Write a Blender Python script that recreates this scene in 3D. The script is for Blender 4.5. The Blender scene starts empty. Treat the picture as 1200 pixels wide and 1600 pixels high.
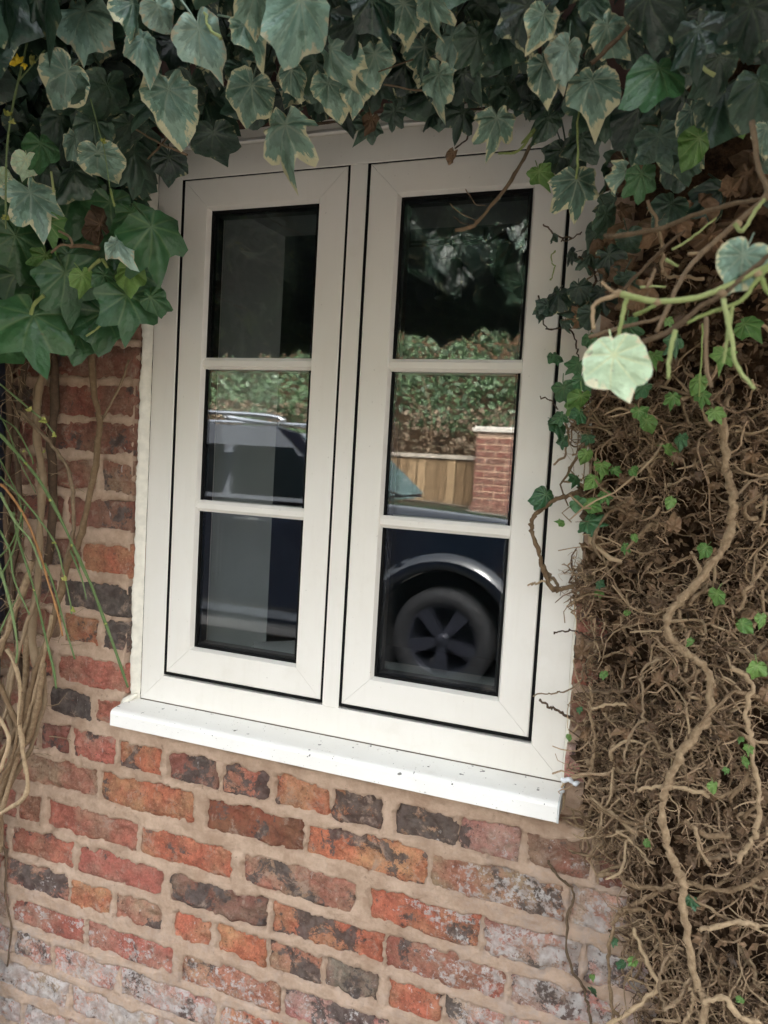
import bpy, math, random
import numpy as np
from mathutils import Matrix, Vector

random.seed(7)
rng = np.random.default_rng(7)
SC = bpy.context.scene
COL = SC.collection
PI = math.pi

# ------------------------------------------------------------------ camera
CAM = np.array([0.92390008, -1.25874695, 0.46312678])
RW = np.array([[0.93638693, 0.34615992, 0.05790367],
               [0.07762379, -0.04336602, -0.99603912],
               [-0.34227777, 0.93717272, -0.06747762]])      # rows: right, down, forward
FPX = 1150.0
cam_d = bpy.data.cameras.new('camera')
cam_d.sensor_fit = 'HORIZONTAL'
cam_d.sensor_width = 36.0
cam_d.lens = 36.0 * FPX / 1200.0
cam_d.clip_start = 0.02
cam_d.clip_end = 300
cam_d.dof.use_dof = True
cam_d.dof.focus_distance = 1.42
cam_d.dof.aperture_fstop = 9.5
cam = bpy.data.objects.new('camera', cam_d)
m = Matrix.Identity(4)
for i in range(3):
    m[i][0] = RW[0][i]; m[i][1] = -RW[1][i]; m[i][2] = -RW[2][i]; m[i][3] = CAM[i]
cam.matrix_world = m
COL.objects.link(cam)
SC.camera = cam

# ------------------------------------------------------------------ world, sun, exposure
SUN_EL, SUN_AZ = math.radians(47), math.radians(22)      # sun stands behind the house
world = bpy.data.worlds.new('World'); SC.world = world; world.use_nodes = True
wn = world.node_tree.nodes; wl = world.node_tree.links
sky = wn.new('ShaderNodeTexSky'); sky.sky_type = 'NISHITA'; sky.sun_disc = False
sky.sun_elevation = SUN_EL; sky.sun_rotation = SUN_AZ
sky.air_density = 1.2; sky.dust_density = 4.0; sky.ozone_density = 1.0
hs = wn.new('ShaderNodeHueSaturation'); hs.inputs['Saturation'].default_value = 0.22
wl.new(sky.outputs[0], hs.inputs['Color'])
bg = wn['Background']; bg.inputs['Strength'].default_value = 0.15
wl.new(hs.outputs[0], bg.inputs['Color'])
sl = bpy.data.lights.new('sun', 'SUN'); sl.energy = 0.9; sl.angle = math.radians(14); sl.color = (1.0, 0.95, 0.88)
so = bpy.data.objects.new('sun', sl); COL.objects.link(so)
sd = Vector((math.sin(SUN_AZ) * math.cos(SUN_EL), math.cos(SUN_AZ) * math.cos(SUN_EL), math.sin(SUN_EL)))
so.rotation_euler = sd.to_track_quat('Z', 'Y').to_euler()
so.location = sd * 20
SC.view_settings.view_transform = 'Standard'; SC.view_settings.look = 'None'
SC.view_settings.exposure = 3.35; SC.view_settings.gamma = 1.0
SC.view_settings.use_curve_mapping = False
SC.render.engine = 'CYCLES'
SC.cycles.use_denoising = True
SC.cycles.max_bounces = 7; SC.cycles.diffuse_bounces = 4; SC.cycles.glossy_bounces = 4; SC.cycles.adaptive_threshold = 0.02; SC.cycles.transparent_max_bounces = 24
SC.cycles.caustics_reflective = False; SC.cycles.caustics_refractive = False

# ------------------------------------------------------------------ helpers
def at(x, y, Y=0.0):
    """point of the vertical plane Y seen at photograph pixel (x, y)"""
    d = RW.T @ np.array([(x - 600) / FPX, (y - 800) / FPX, 1.0])
    return CAM + d * ((Y - CAM[1]) / d[1])

def mpx(p):
    return float((np.asarray(p) - CAM) @ RW[2]) / FPX

def _h(ix, iy, iz, s):
    n = (ix * 374761393 + iy * 668265263 + iz * 2147483647 + s * 1274126177) & 0xFFFFFFFF
    n = ((n ^ (n >> 13)) * 1274126177) & 0xFFFFFFFF
    return ((n ^ (n >> 16)) & 0xFFFF) / 65535.0

def vnoise(x, y, z=0.0, s=0):
    x, y, z = np.broadcast_arrays(np.asarray(x, float), np.asarray(y, float), np.asarray(z, float))
    xi, yi, zi = np.floor(x).astype(np.int64), np.floor(y).astype(np.int64), np.floor(z).astype(np.int64)
    fx, fy, fz = x - xi, y - yi, z - zi
    fx, fy, fz = [t * t * (3 - 2 * t) for t in (fx, fy, fz)]
    r = 0
    for a in (0, 1):
        for b in (0, 1):
            for c in (0, 1):
                w = (fx if a else 1 - fx) * (fy if b else 1 - fy) * (fz if c else 1 - fz)
                r = r + w * _h(xi + a, yi + b, zi + c, s)
    return r

def fbm(x, y, z=0.0, s=0, o=4):
    r, a, t = 0, 1.0, 0.0
    x = np.asarray(x, float); y = np.asarray(y, float); z = np.asarray(z, float)
    for k in range(o):
        r = r + a * vnoise(x * 2 ** k, y * 2 ** k, z * 2 ** k, s + k); t += a; a *= 0.5
    return r / t

def sstep(a, b, x):
    t = np.clip((x - a) / (b - a), 0, 1)
    return t * t * (3 - 2 * t)

def link(o, parent=None):
    COL.objects.link(o)
    if parent is not None: o.parent = parent
    return o

def mesh_data(name, v, f, mat=None, smooth=False):
    me = bpy.data.meshes.new(name)
    V = np.asarray(v, np.float32).reshape(-1, 3)
    if isinstance(f, np.ndarray): tot = np.full(len(f), f.shape[1], np.int32); li = f.astype(np.int32).ravel()
    else: tot = np.array([len(q) for q in f], np.int32); li = np.fromiter((i for q in f for i in q), np.int32)
    me.vertices.add(len(V)); me.vertices.foreach_set('co', V.ravel())
    me.loops.add(len(li)); me.loops.foreach_set('vertex_index', li)
    me.polygons.add(len(tot)); me.polygons.foreach_set('loop_start', np.concatenate([[0], np.cumsum(tot)[:-1]]).astype(np.int32))
    me.update(calc_edges=True)
    if mat: me.materials.append(mat)
    me.polygons.foreach_set('use_smooth', np.full(len(me.polygons), bool(smooth)))
    me.update()
    return me

def obj(name, v, f, mat, parent=None, smooth=False, loc=None):
    o = bpy.data.objects.new(name, mesh_data(name, v, f, mat, smooth))
    if loc is not None: o.location = loc
    return link(o, parent)

def empty(name, loc=(0, 0, 0), parent=None):
    o = bpy.data.objects.new(name, None); o.empty_display_size = 0.05
    o.location = loc
    return link(o, parent)

def tag(o, label=None, cat=None, group=None, kind=None):
    if label: o['label'] = label
    if cat: o['category'] = cat
    if group: o['group'] = group
    if kind: o['kind'] = kind
    return o

class Geo:
    def __init__(s): s.v = []; s.f = []
    def add(s, v, f):
        k = len(s.v); s.v.extend(v); s.f.extend([tuple(i + k for i in q) for q in f]); return s
    def box(s, a, b):
        x0, y0, z0 = a; x1, y1, z1 = b
        return s.add([(x0, y0, z0), (x1, y0, z0), (x1, y1, z0), (x0, y1, z0), (x0, y0, z1), (x1, y0, z1), (x1, y1, z1), (x0, y1, z1)],
                     [(0, 3, 2, 1), (4, 5, 6, 7), (0, 1, 5, 4), (1, 2, 6, 5), (2, 3, 7, 6), (3, 0, 4, 7)])
    def tube(s, pts, rad, n=6, cap=True):
        v, f = tube(pts, rad, n, cap); return s.add(v, f)
    def build(s, name, mat, parent=None, smooth=False, loc=None):
        return obj(name, s.v, s.f, mat, parent, smooth, loc)

def tube(pts, rad, n=6, cap=True):
    P = np.asarray(pts, float); k = len(P)
    R = np.full(k, rad) if np.isscalar(rad) else np.interp(np.linspace(0, 1, k), np.linspace(0, 1, len(rad)), rad)
    T = np.gradient(P, axis=0); T /= np.linalg.norm(T, axis=1)[:, None] + 1e-9
    u = np.cross(T[0], [0.31, 0.77, 0.55]); u /= np.linalg.norm(u) + 1e-9
    ang = np.arange(n) * 2 * PI / n
    V = []
    for i in range(k):
        u = u - T[i] * (u @ T[i]); u /= np.linalg.norm(u) + 1e-9
        w = np.cross(T[i], u)
        V.append(P[i] + R[i] * (np.cos(ang)[:, None] * u + np.sin(ang)[:, None] * w))
    V = np.concatenate(V)
    F = [(i * n + j, i * n + (j + 1) % n, (i + 1) * n + (j + 1) % n, (i + 1) * n + j) for i in range(k - 1) for j in range(n)]
    if cap: F += [tuple(range(n - 1, -1, -1)), tuple((k - 1) * n + j for j in range(n))]
    return [tuple(p) for p in V], F

def spline(P, n=6):
    P = np.asarray(P, float)
    if len(P) < 3: return np.array([P[0] + (P[-1] - P[0]) * t for t in np.linspace(0, 1, n)])
    Q = np.vstack([2 * P[0] - P[1], P, 2 * P[-1] - P[-2]]); out = []
    for i in range(1, len(Q) - 2):
        for t in np.arange(n) / n:
            a, b, c, d = Q[i - 1], Q[i], Q[i + 1], Q[i + 2]
            out.append(0.5 * (2 * b + (c - a) * t + (2 * a - 5 * b + 4 * c - d) * t * t + (3 * b - a - 3 * c + d) * t ** 3))
    out.append(P[-1])
    return np.array(out)

def grid_faces(nu, nv, keep=None):
    I, J = np.meshgrid(np.arange(nu - 1), np.arange(nv - 1), indexing='ij')
    if keep is not None: I, J = I[keep], J[keep]
    b = (I * nv + J).ravel()
    return [tuple(q) for q in np.stack([b, b + nv, b + nv + 1, b + 1], 1).tolist()]

# ------------------------------------------------------------------ materials
class NT:
    def __init__(s, name):
        s.m = bpy.data.materials.new(name); s.m.use_nodes = True
        s.t = s.m.node_tree; s.n = s.t.nodes; s.b = s.n['Principled BSDF']; s.out = s.n['Material Output']
    def __call__(s, typ, **kw):
        n = s.n.new(typ)
        for k, v in kw.items():
            if k in ('inp',):
                for kk, vv in v.items(): s.put(n.inputs[kk], vv)
            else: setattr(n, k, v)
        return n
    def put(s, sock, v):
        if hasattr(v, 'is_output') or isinstance(v, bpy.types.NodeSocket): s.t.links.new(v, sock)
        else: sock.default_value = v
    def noise(s, scale, detail=4, rough=0.55, vec=None, dist=0.0):
        n = s('ShaderNodeTexNoise'); n.inputs['Scale'].default_value = scale; n.inputs['Detail'].default_value = detail
        n.inputs['Roughness'].default_value = rough; n.inputs['Distortion'].default_value = dist
        s.t.links.new(vec if vec is not None else s.pos(), n.inputs['Vector'])
        return n.outputs['Fac']
    def pos(s):
        if not hasattr(s, '_p'): s._p = s('ShaderNodeNewGeometry').outputs['Position']
        return s._p
    def math(s, op, a, b=None, c=None):
        n = s('ShaderNodeMath', operation=op)
        for i, q in enumerate((a, b, c)):
            if q is not None: s.put(n.inputs[i], q)
        return n.outputs[0]
    def ramp(s, x, lo, hi, a=0.0, b=1.0):
        n = s('ShaderNodeMapRange', interpolation_type='SMOOTHSTEP')
        for i, q in enumerate((x, lo, hi, a, b)): s.put(n.inputs[i], q)
        return n.outputs[0]
    def mix(s, f, a, b, mode='MIX'):
        n = s('ShaderNodeMix', data_type='RGBA', blend_type=mode)
        s.put(n.inputs[0], f)
        for k, q in ((6, a), (7, b)):
            if isinstance(q, tuple) and len(q) == 3: q = (*q, 1)
            s.put(n.inputs[k], q)
        return n.outputs[2]
    def bump(s, h, strength=0.5, dist=0.002, prev=None):
        n = s('ShaderNodeBump'); n.inputs['Strength'].default_value = strength; n.inputs['Distance'].default_value = dist
        s.t.links.new(h, n.inputs['Height'])
        if prev is not None: s.t.links.new(prev, n.inputs['Normal'])
        s.t.links.new(n.outputs[0], s.b.inputs['Normal'])
        return n.outputs[0]
    def set(s, **kw):
        for k, v in kw.items():
            k = {'base': 'Base Color', 'rough': 'Roughness', 'spec': 'Specular IOR Level', 'metal': 'Metallic', 'coat': 'Coat Weight'}.get(k, k)
            if isinstance(v, tuple) and len(v) == 3: v = (*v, 1)
            s.put(s.b.inputs[k], v)
        return s

def plain(name, col, rough=0.5, var=0.15, scale=30, spec=0.5, metal=0.0, bump=0.0, coat=0.0):
    t = NT(name)
    c = t.mix(t.ramp(t.noise(scale), 0.3, 0.7), tuple(q * (1 - var) for q in col), tuple(min(1, q * (1 + var)) for q in col))
    t.set(base=c, rough=rough, spec=spec, metal=metal, coat=coat)
    if bump: t.bump(t.noise(scale * 6), 0.5, bump)
    return t.m

def mat_frame():
    t = NT('cream_upvc')
    c = t.mix(t.ramp(t.noise(3.0), 0.35, 0.7), (0.77, 0.735, 0.66), (0.80, 0.77, 0.705))
    mp = t('ShaderNodeMapping'); mp.inputs['Scale'].default_value = (1, 1, 0.12); t.put(mp.inputs[0], t.pos())
    c = t.mix(t.ramp(t.noise(60, 4, 0.6, mp.outputs[0]), 0.5, 0.75, 0, 0.07), c, (0.52, 0.46, 0.36))
    c = t.mix(t.ramp(t.noise(11, 5, 0.7), 0.5, 0.8, 0, 0.2), c, (0.58, 0.52, 0.42))
    sp = t.ramp(t.noise(160, 2, 0.4), 0.72, 0.77)
    c = t.mix(t.math('MULTIPLY', sp, 0.35), c, (0.35, 0.31, 0.26))
    t.set(base=c, rough=t.ramp(t.noise(14), 0.3, 0.7, 0.32, 0.46), spec=0.45)
    t.bump(t.noise(420, 3), 0.12, 0.0006)
    return t.m

def mat_sill():
    t = NT('white_upvc_sill')
    c = t.mix(t.ramp(t.noise(9), 0.35, 0.75), (0.82, 0.80, 0.745), (0.86, 0.85, 0.80))
    big = t.ramp(t.noise(85, 2, 0.35), 0.715, 0.735)
    fine = t.ramp(t.noise(230, 2, 0.4), 0.70, 0.745)
    c = t.mix(t.math('MULTIPLY', fine, 0.55), c, (0.30, 0.26, 0.2))
    c = t.mix(t.math('MULTIPLY', big, 0.85), c, (0.06, 0.05, 0.04))
    c = t.mix(t.ramp(t.noise(22, 5, 0.7), 0.55, 0.85, 0.0, 0.22), c, (0.5, 0.45, 0.38))
    t.set(base=c, rough=0.36, spec=0.45)
    t.bump(t.noise(260, 3), 0.1, 0.0006)
    return t.m

def mat_brick():
    t = NT('weathered_brick')
    oi = t('ShaderNodeObjectInfo')
    n1 = t.noise(34, 6, 0.72); n2 = t.noise(150, 6, 0.8); n3 = t.noise(13, 5, 0.65, dist=0.4)
    c = t.mix(t.ramp(n1, 0.3, 0.7), t.mix(1.0, oi.outputs['Color'], (0.62, 0.55, 0.55), 'MULTIPLY'), t.mix(1.0, oi.outputs['Color'], (1.25, 1.3, 1.3), 'MULTIPLY'))
    c = t.mix(t.ramp(n2, 0.52, 0.64, 0.0, 0.75), c, t.mix(1.0, oi.outputs['Color'], (1.35, 1.6, 1.8), 'MULTIPLY'))
    c = t.mix(t.ramp(n2, 0.45, 0.34, 0.0, 0.85), c, (0.06, 0.03, 0.022))
    hue = t.ramp(t.noise(11, 3, 0.6), 0.36, 0.64)
    c = t.mix(1.0, c, t.mix(hue, (1.06, 0.80, 0.80), (0.96, 1.20, 1.16)), 'MULTIPLY')
    # soot and vitrified patches: per brick amount in the colour's alpha
    th = t.math('SUBTRACT', 0.655, t.math('MULTIPLY', oi.outputs['Alpha'], 0.26))
    so_ = t.math('ADD', t.math('MULTIPLY', n3, 0.72), t.math('MULTIPLY', n2, 0.28))
    sm = t.ramp(so_, t.math('SUBTRACT', th, 0.008), t.math('ADD', th, 0.016))
    c = t.mix(t.math('MULTIPLY', sm, 0.9), c, t.mix(t.ramp(t.noise(70, 4), 0.35, 0.7), (0.035, 0.033, 0.035), (0.13, 0.115, 0.11)))
    # mortar film
    mf = t.ramp(t.noise(24, 7, 0.75, dist=0.4), 0.53, 0.66, 0.0, 0.72)
    c = t.mix(mf, c, (0.52, 0.37, 0.28))
    # lime bloom and white drips, stronger low on the wall and towards the ivy
    sep = t('ShaderNodeSeparateXYZ'); t.put(sep.inputs[0], t.pos())
    lowz = t.ramp(sep.outputs['Z'], -0.32, -0.85)
    right = t.math('MULTIPLY', t.ramp(sep.outputs['X'], 0.35, 0.8), t.ramp(sep.outputs['Z'], -0.08, -0.3))
    amt = t.math('MAXIMUM', t.math('MULTIPLY', lowz, 1.15), t.math('MULTIPLY', right, 0.95))
    ch = t.math('ADD', t.math('MULTIPLY', t.noise(28, 6, 0.75), 0.55), t.math('MULTIPLY', t.noise(120, 4, 0.7), 0.45))
    cm = t.ramp(ch, t.math('SUBTRACT', 0.645, t.math('MULTIPLY', amt, 0.2)), t.math('SUBTRACT', 0.70, t.math('MULTIPLY', amt, 0.19)))
    mp = t('ShaderNodeMapping'); mp.inputs['Rotation'].default_value = (0, math.radians(28), 0); mp.inputs['Scale'].default_value = (1, 1, 0.16); t.put(mp.inputs[0], t.pos())
    drip = t.math('MULTIPLY', t.ramp(t.noise(95, 4, 0.6, mp.outputs[0]), 0.655, 0.69), t.ramp(t.noise(5, 2), 0.45, 0.6))
    cm = t.math('MAXIMUM', cm, drip)
    c = t.mix(0.13, c, (0.50, 0.36, 0.27))
    c = t.mix(t.math('MULTIPLY', cm, 0.82), c, t.mix(t.ramp(t.noise(50), 0.35, 0.65), (0.50, 0.41, 0.36), (0.74, 0.69, 0.65)))
    t.set(base=c, rough=0.93, spec=0.2)
    b = t.bump(t.noise(80, 6, 0.8), 1.0, 0.009)
    t.bump(t.noise(380, 5, 0.8), 0.9, 0.003, b)
    return t.m

def mat_mortar():
    t = NT('tan_mortar')
    c = t.mix(t.ramp(t.noise(22, 6, 0.7), 0.3, 0.7), (0.47, 0.318, 0.218), (0.68, 0.495, 0.362))
    c = t.mix(t.ramp(t.noise(160, 4, 0.7), 0.6, 0.8, 0, 0.6), c, (0.56, 0.45, 0.36))
    c = t.mix(t.ramp(t.noise(60, 5, 0.7), 0.62, 0.74, 0, 0.5), c, (0.15, 0.085, 0.06))
    sep = t('ShaderNodeSeparateXYZ'); t.put(sep.inputs[0], t.pos())
    low = t.math('MAXIMUM', t.ramp(sep.outputs['Z'], -0.3, -0.8), t.math('MULTIPLY', t.ramp(sep.outputs['X'], 0.45, 0.85), t.ramp(sep.outputs['Z'], -0.1, -0.3)))
    c = t.mix(t.math('MULTIPLY', low, t.ramp(t.noise(35, 6, 0.75), 0.42, 0.66, 0.1, 0.75)), c, (0.52, 0.42, 0.36))
    t.set(base=c, rough=0.95, spec=0.15)
    b = t.bump(t.noise(60, 6, 0.75), 0.8, 0.006)
    t.bump(t.noise(480, 4, 0.8), 0.8, 0.002, b)
    return t.m

def leaf_mat(name, dark, light, margin=None, rim0=0.62, rough=0.42, vein=(0.2, 0.28, 0.14), sheen=0.5, transl=0.18, vstr=0.5, lift=True, coat=0.22):
    t = NT(name)
    uv = t('ShaderNodeUVMap').outputs[0]
    sep = t('ShaderNodeSeparateXYZ'); t.put(sep.inputs[0], uv)
    rim = t('ShaderNodeAttribute', attribute_name='rim').outputs['Fac']
    rnd = t.math('ADD', t('ShaderNodeObjectInfo').outputs['Random'], t('ShaderNodeAttribute', attribute_name='rnd').outputs['Fac'])
    ofs = t('ShaderNodeCombineXYZ'); t.put(ofs.inputs[2], t.math('MULTIPLY', rnd, 37.0))
    va = t('ShaderNodeVectorMath', operation='ADD'); t.put(va.inputs[0], uv); t.put(va.inputs[1], ofs.outputs[0])
    v = va.outputs[0]
    w = t('ShaderNodeTexWhiteNoise', noise_dimensions='1D'); t.put(w.inputs['W'], rnd)
    c = t.mix(w.outputs['Value'], dark, light)
    c = t.mix(t.ramp(t.noise(3.2, 4, 0.6, v), 0.35, 0.7, 0, 0.6), c, t.mix(1.0, c, (1.6, 1.55, 1.75), 'MULTIPLY'))
    # radiating veins
    th = t.math('ARCTAN2', sep.outputs['X'], sep.outputs['Y'])
    d = t.math('ABSOLUTE', t.math('SUBTRACT', t.math('MODULO', t.math('ADD', th, 7.0 * PI + 0.36), 0.72), 0.36))
    r = t('ShaderNodeVectorMath', operation='LENGTH'); t.put(r.inputs[0], uv)
    dist = t.math('MULTIPLY', d, r.outputs['Value'])
    vm = t.math('MULTIPLY', t.ramp(dist, 0.03, 0.004), t.ramp(r.outputs['Value'], 0.95, 0.15, 0.04, vstr))
    pil = t.ramp(d, 0.0, 0.3)
    c = t.mix(vm, c, vein)
    if margin:
        pv = t('ShaderNodeCombineXYZ'); t.put(pv.inputs[0], t.math('MULTIPLY', th, 1.6)); t.put(pv.inputs[1], t.math('MULTIPLY', r.outputs['Value'], 0.9)); t.put(pv.inputs[2], t.math('MULTIPLY', rnd, 37.0))
        pn = t.math('SUBTRACT', t.noise(2.4, 4, 0.65, pv.outputs[0]), 0.5)
        mk = t.math('ADD', rim, t.math('MULTIPLY', pn, 1.35))
        if lift: c = t.mix(t.ramp(mk, rim0 - 0.12, rim0 + 0.02, 0, 0.55), c, t.mix(1.0, c, (2.3, 2.1, 2.2), 'MULTIPLY'))
        mk = t.ramp(mk, rim0 + 0.22, rim0 + 0.30)
        c = t.mix(mk, c, margin)
    brown = t.ramp(t.noise(4.5, 3, 0.5, v), 0.70, 0.74, 0, 0.6)
    c = t.mix(t.math('MULTIPLY', brown, rim), c, (0.16, 0.09, 0.04))
    t.set(base=c, rough=rough, spec=sheen, coat=coat)
    t.b.inputs['Coat Roughness'].default_value = 0.28
    h = t.math('ADD', t.math('MULTIPLY', t.math('MULTIPLY', pil, r.outputs['Value']), 1.2), t.math('MULTIPLY', t.noise(7, 3, 0.5, v), 0.9))
    t.bump(h, 0.7, 0.006)
    tr = t('ShaderNodeBsdfTranslucent'); t.put(tr.inputs['Color'], c)
    mx = t('ShaderNodeMixShader'); mx.inputs[0].default_value = transl
    t.t.links.new(t.b.outputs[0], mx.inputs[1]); t.t.links.new(tr.outputs[0], mx.inputs[2])
    t.t.links.new(mx.outputs[0], t.out.inputs[0])
    return t.m

def bark_mat(name, a, b, scale=120, rough=0.8):
    t = NT(name)
    oi = t('ShaderNodeObjectInfo').outputs['Random']
    at_ = t('ShaderNodeAttribute', attribute_name='rnd').outputs['Fac']
    w = t('ShaderNodeTexWhiteNoise', noise_dimensions='1D'); t.put(w.inputs['W'], t.math('ADD', oi, at_))
    f = t.math('ADD', t.math('MULTIPLY', t.noise(scale, 5, 0.7), 0.6), t.math('MULTIPLY', w.outputs['Value'], 0.45))
    c = t.mix(t.ramp(f, 0.25, 0.8), a, b)
    t.set(base=c, rough=rough, spec=0.25)
    t.bump(t.noise(scale * 2.2, 6, 0.8), 1.0, 0.004)
    return t.m

def glass_mat(name, refl=1.0, tint=(0.965, 0.975, 0.97)):
    t = NT(name)
    fr = t('ShaderNodeFresnel'); fr.inputs['IOR'].default_value = 1.52
    g = t('ShaderNodeBsdfGlossy'); g.inputs['Roughness'].default_value = 0.0; g.inputs['Color'].default_value = (1, 1, 1, 1)
    tr = t('ShaderNodeBsdfTransparent'); tr.inputs['Color'].default_value = (*tint, 1)
    mx = t('ShaderNodeMixShader')
    t.put(mx.inputs[0], t.math('MINIMUM', t.math('MULTIPLY', fr.outputs[0], refl), 1.0))
    t.t.links.new(tr.outputs[0], mx.inputs[1]); t.t.links.new(g.outputs[0], mx.inputs[2])
    t.t.links.new(mx.outputs[0], t.out.inputs[0])
    return t.m

M = {}
M['frame'] = mat_frame(); M['sill'] = mat_sill(); M['brick'] = mat_brick(); M['mortar'] = mat_mortar()
M['gasket'] = plain('black_rubber', (0.006, 0.006, 0.006), 0.8, 0.2, spec=0.1)
M['spacer'] = plain('black_spacer', (0.01, 0.012, 0.016), 0.4, 0.2)
M['seal'] = plain('white_sealant', (0.70, 0.66, 0.56), 0.5, 0.08, 60, bump=0.001)
M['smear'] = plain('silver_sealant_smear', (0.80, 0.82, 0.84), 0.35, 0.15, 120, bump=0.002)
M['glass'] = glass_mat('pane_glass', 1.55)
M['glass_in'] = glass_mat('inner_pane_glass', 1.0)
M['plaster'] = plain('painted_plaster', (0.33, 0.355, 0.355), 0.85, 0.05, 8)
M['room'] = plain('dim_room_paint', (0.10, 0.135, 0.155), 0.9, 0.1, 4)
M['black'] = plain('black_plastic', (0.015, 0.016, 0.02), 0.35, 0.2)
M['pipe'] = plain('black_cast_pipe', (0.018, 0.022, 0.034), 0.4, 0.3, 20, bump=0.0006)
M['var'] = leaf_mat('variegated_ivy_leaf', (0.032, 0.078, 0.048), (0.14, 0.235, 0.165), (0.66, 0.64, 0.40), 0.66, vein=(0.30, 0.36, 0.25), rough=.33)
M['vardark'] = leaf_mat('shaded_dark_ivy_leaf', (0.007, 0.021, 0.012), (0.045, 0.088, 0.052), (0.36, 0.36, 0.2), 0.82, vein=(0.08, 0.12, 0.06), rough=.33, vstr=.4)  # dark leaves, base lowered further to paint in the shade between the front ones
M['green'] = leaf_mat('green_ivy_leaf', (0.024, 0.085, 0.03), (0.06, 0.16, 0.055), None, vein=(0.16, 0.25, 0.1), rough=.36)
M['young'] = leaf_mat('young_ivy_leaf', (0.07, 0.185, 0.035), (0.17, 0.31, 0.07), None, vein=(0.34, 0.44, 0.16), transl=0.3)
M['pale'] = leaf_mat('pale_ivy_leaf', (0.53, 0.71, 0.45), (0.62, 0.78, 0.52), (0.86, 0.85, 0.60), 0.70, vein=(0.76, 0.84, 0.5), transl=0.3, lift=False, vstr=.8)
M['silver'] = leaf_mat('sky_sheen_ivy_leaf', (0.16, 0.27, 0.20), (0.30, 0.42, 0.34), (0.62, 0.60, 0.42), 0.72, vein=(0.34, 0.42, 0.3), rough=0.3)  # pale base colour paints in the sky sheen on the front leaves
M['dead'] = leaf_mat('dead_ivy_leaf', (0.06, 0.038, 0.022), (0.26, 0.165, 0.09), None, vein=(0.2, 0.13, 0.07), rough=0.75, sheen=0.2)
M['crumb'] = leaf_mat('leaf_crumb', (0.05, 0.032, 0.02), (0.32, 0.21, 0.12), None, vein=(0.2, 0.14, 0.08), rough=0.85, sheen=0.15, coat=0.0)
M['root'] = bark_mat('ivy_root', (0.12, 0.07, 0.042), (0.62, 0.44, 0.27))
M['stem'] = bark_mat('ivy_stem', (0.18, 0.115, 0.062), (0.56, 0.41, 0.25), 110)
M['brownstem'] = bark_mat('brown_stem', (0.12, 0.08, 0.048), (0.34, 0.245, 0.15), 80)
M['darkstem'] = bark_mat('dark_stem', (0.05, 0.033, 0.022), (0.16, 0.105, 0.065), 80)
M['jgreen'] = bark_mat('green_shoot', (0.12, 0.185, 0.065), (0.23, 0.30, 0.13), 60, 0.5)
M['sgreen'] = bark_mat('pale_green_stalk', (0.26, 0.33, 0.10), (0.48, 0.54, 0.24), 60, 0.5)
M['orange'] = bark_mat('orange_shoot', (0.36, 0.17, 0.06), (0.48, 0.24, 0.10), 60, 0.6)
M['bud'] = bark_mat('yellow_green_bud', (0.34, 0.38, 0.08), (0.55, 0.54, 0.16), 200, 0.6)
M['yellow'] = plain('yellow_petal', (0.85, 0.62, 0.03), 0.5, 0.1)
def mat_litter():
    t = NT('leaf_litter')
    c = t.mix(t.ramp(t.noise(45, 6, 0.75), 0.3, 0.7), (0.014, 0.009, 0.006), (0.15, 0.088, 0.048))
    t.set(base=c, rough=0.95, spec=0.1)
    t.bump(t.noise(140, 6, 0.8), 1.0, 0.012)
    return t.m
M['litter'] = mat_litter()

# ------------------------------------------------------------------ ground
GZ = -1.07
def mat_drive():
    t = NT('pale_gravel_drive')
    c = t.mix(t.ramp(t.noise(60, 6, 0.7), 0.3, 0.7), (0.10, 0.09, 0.08), (0.21, 0.19, 0.165))
    t.set(base=c, rough=0.95); t.bump(t.noise(90, 5), 0.7, 0.01)
    return t.m
g = Geo().add([(-60, -60, GZ), (60, -60, GZ), (60, 60, GZ), (-60, 60, GZ)], [(0, 1, 2, 3)])
tag(g.build('ground', mat_drive()), kind='structure')

# ------------------------------------------------------------------ brick wall
FY = -0.022                                    # plane of the brick faces; the window frame face is Y = 0
OX0, OX1, OZ0, OZ1 = -0.079, 0.818, -0.075, 1.085
wall = tag(empty('brick_wall', (0.37, 0, GZ)), 'weathered red brick wall with tan mortar around the cream window', 'wall')
def wparent(o):
    o.parent = wall; o.matrix_parent_inverse = wall.matrix_basis.inverted() if False else Matrix.Translation((-0.37, 0, -GZ)); return o

core = Geo()
TOPZ = 1.75
core.box((-9.0, -0.008, GZ - 0.2), (OX0 - 0.002, 0.36, TOPZ)); core.box((OX1 + 0.002, -0.008, GZ - 0.2), (7.0, 0.36, TOPZ))
core.box((OX0 - 0.002, -0.008, GZ - 0.2), (OX1 + 0.002, 0.36, OZ0)); core.box((OX0 - 0.002, -0.008, OZ1), (OX1 + 0.002, 0.36, TOPZ))
wparent(core.build('wall_core', plain('dark_brick_face', (0.11, 0.065, 0.052), 0.95, 0.35, 14, spec=0.1, bump=0.004)))

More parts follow.
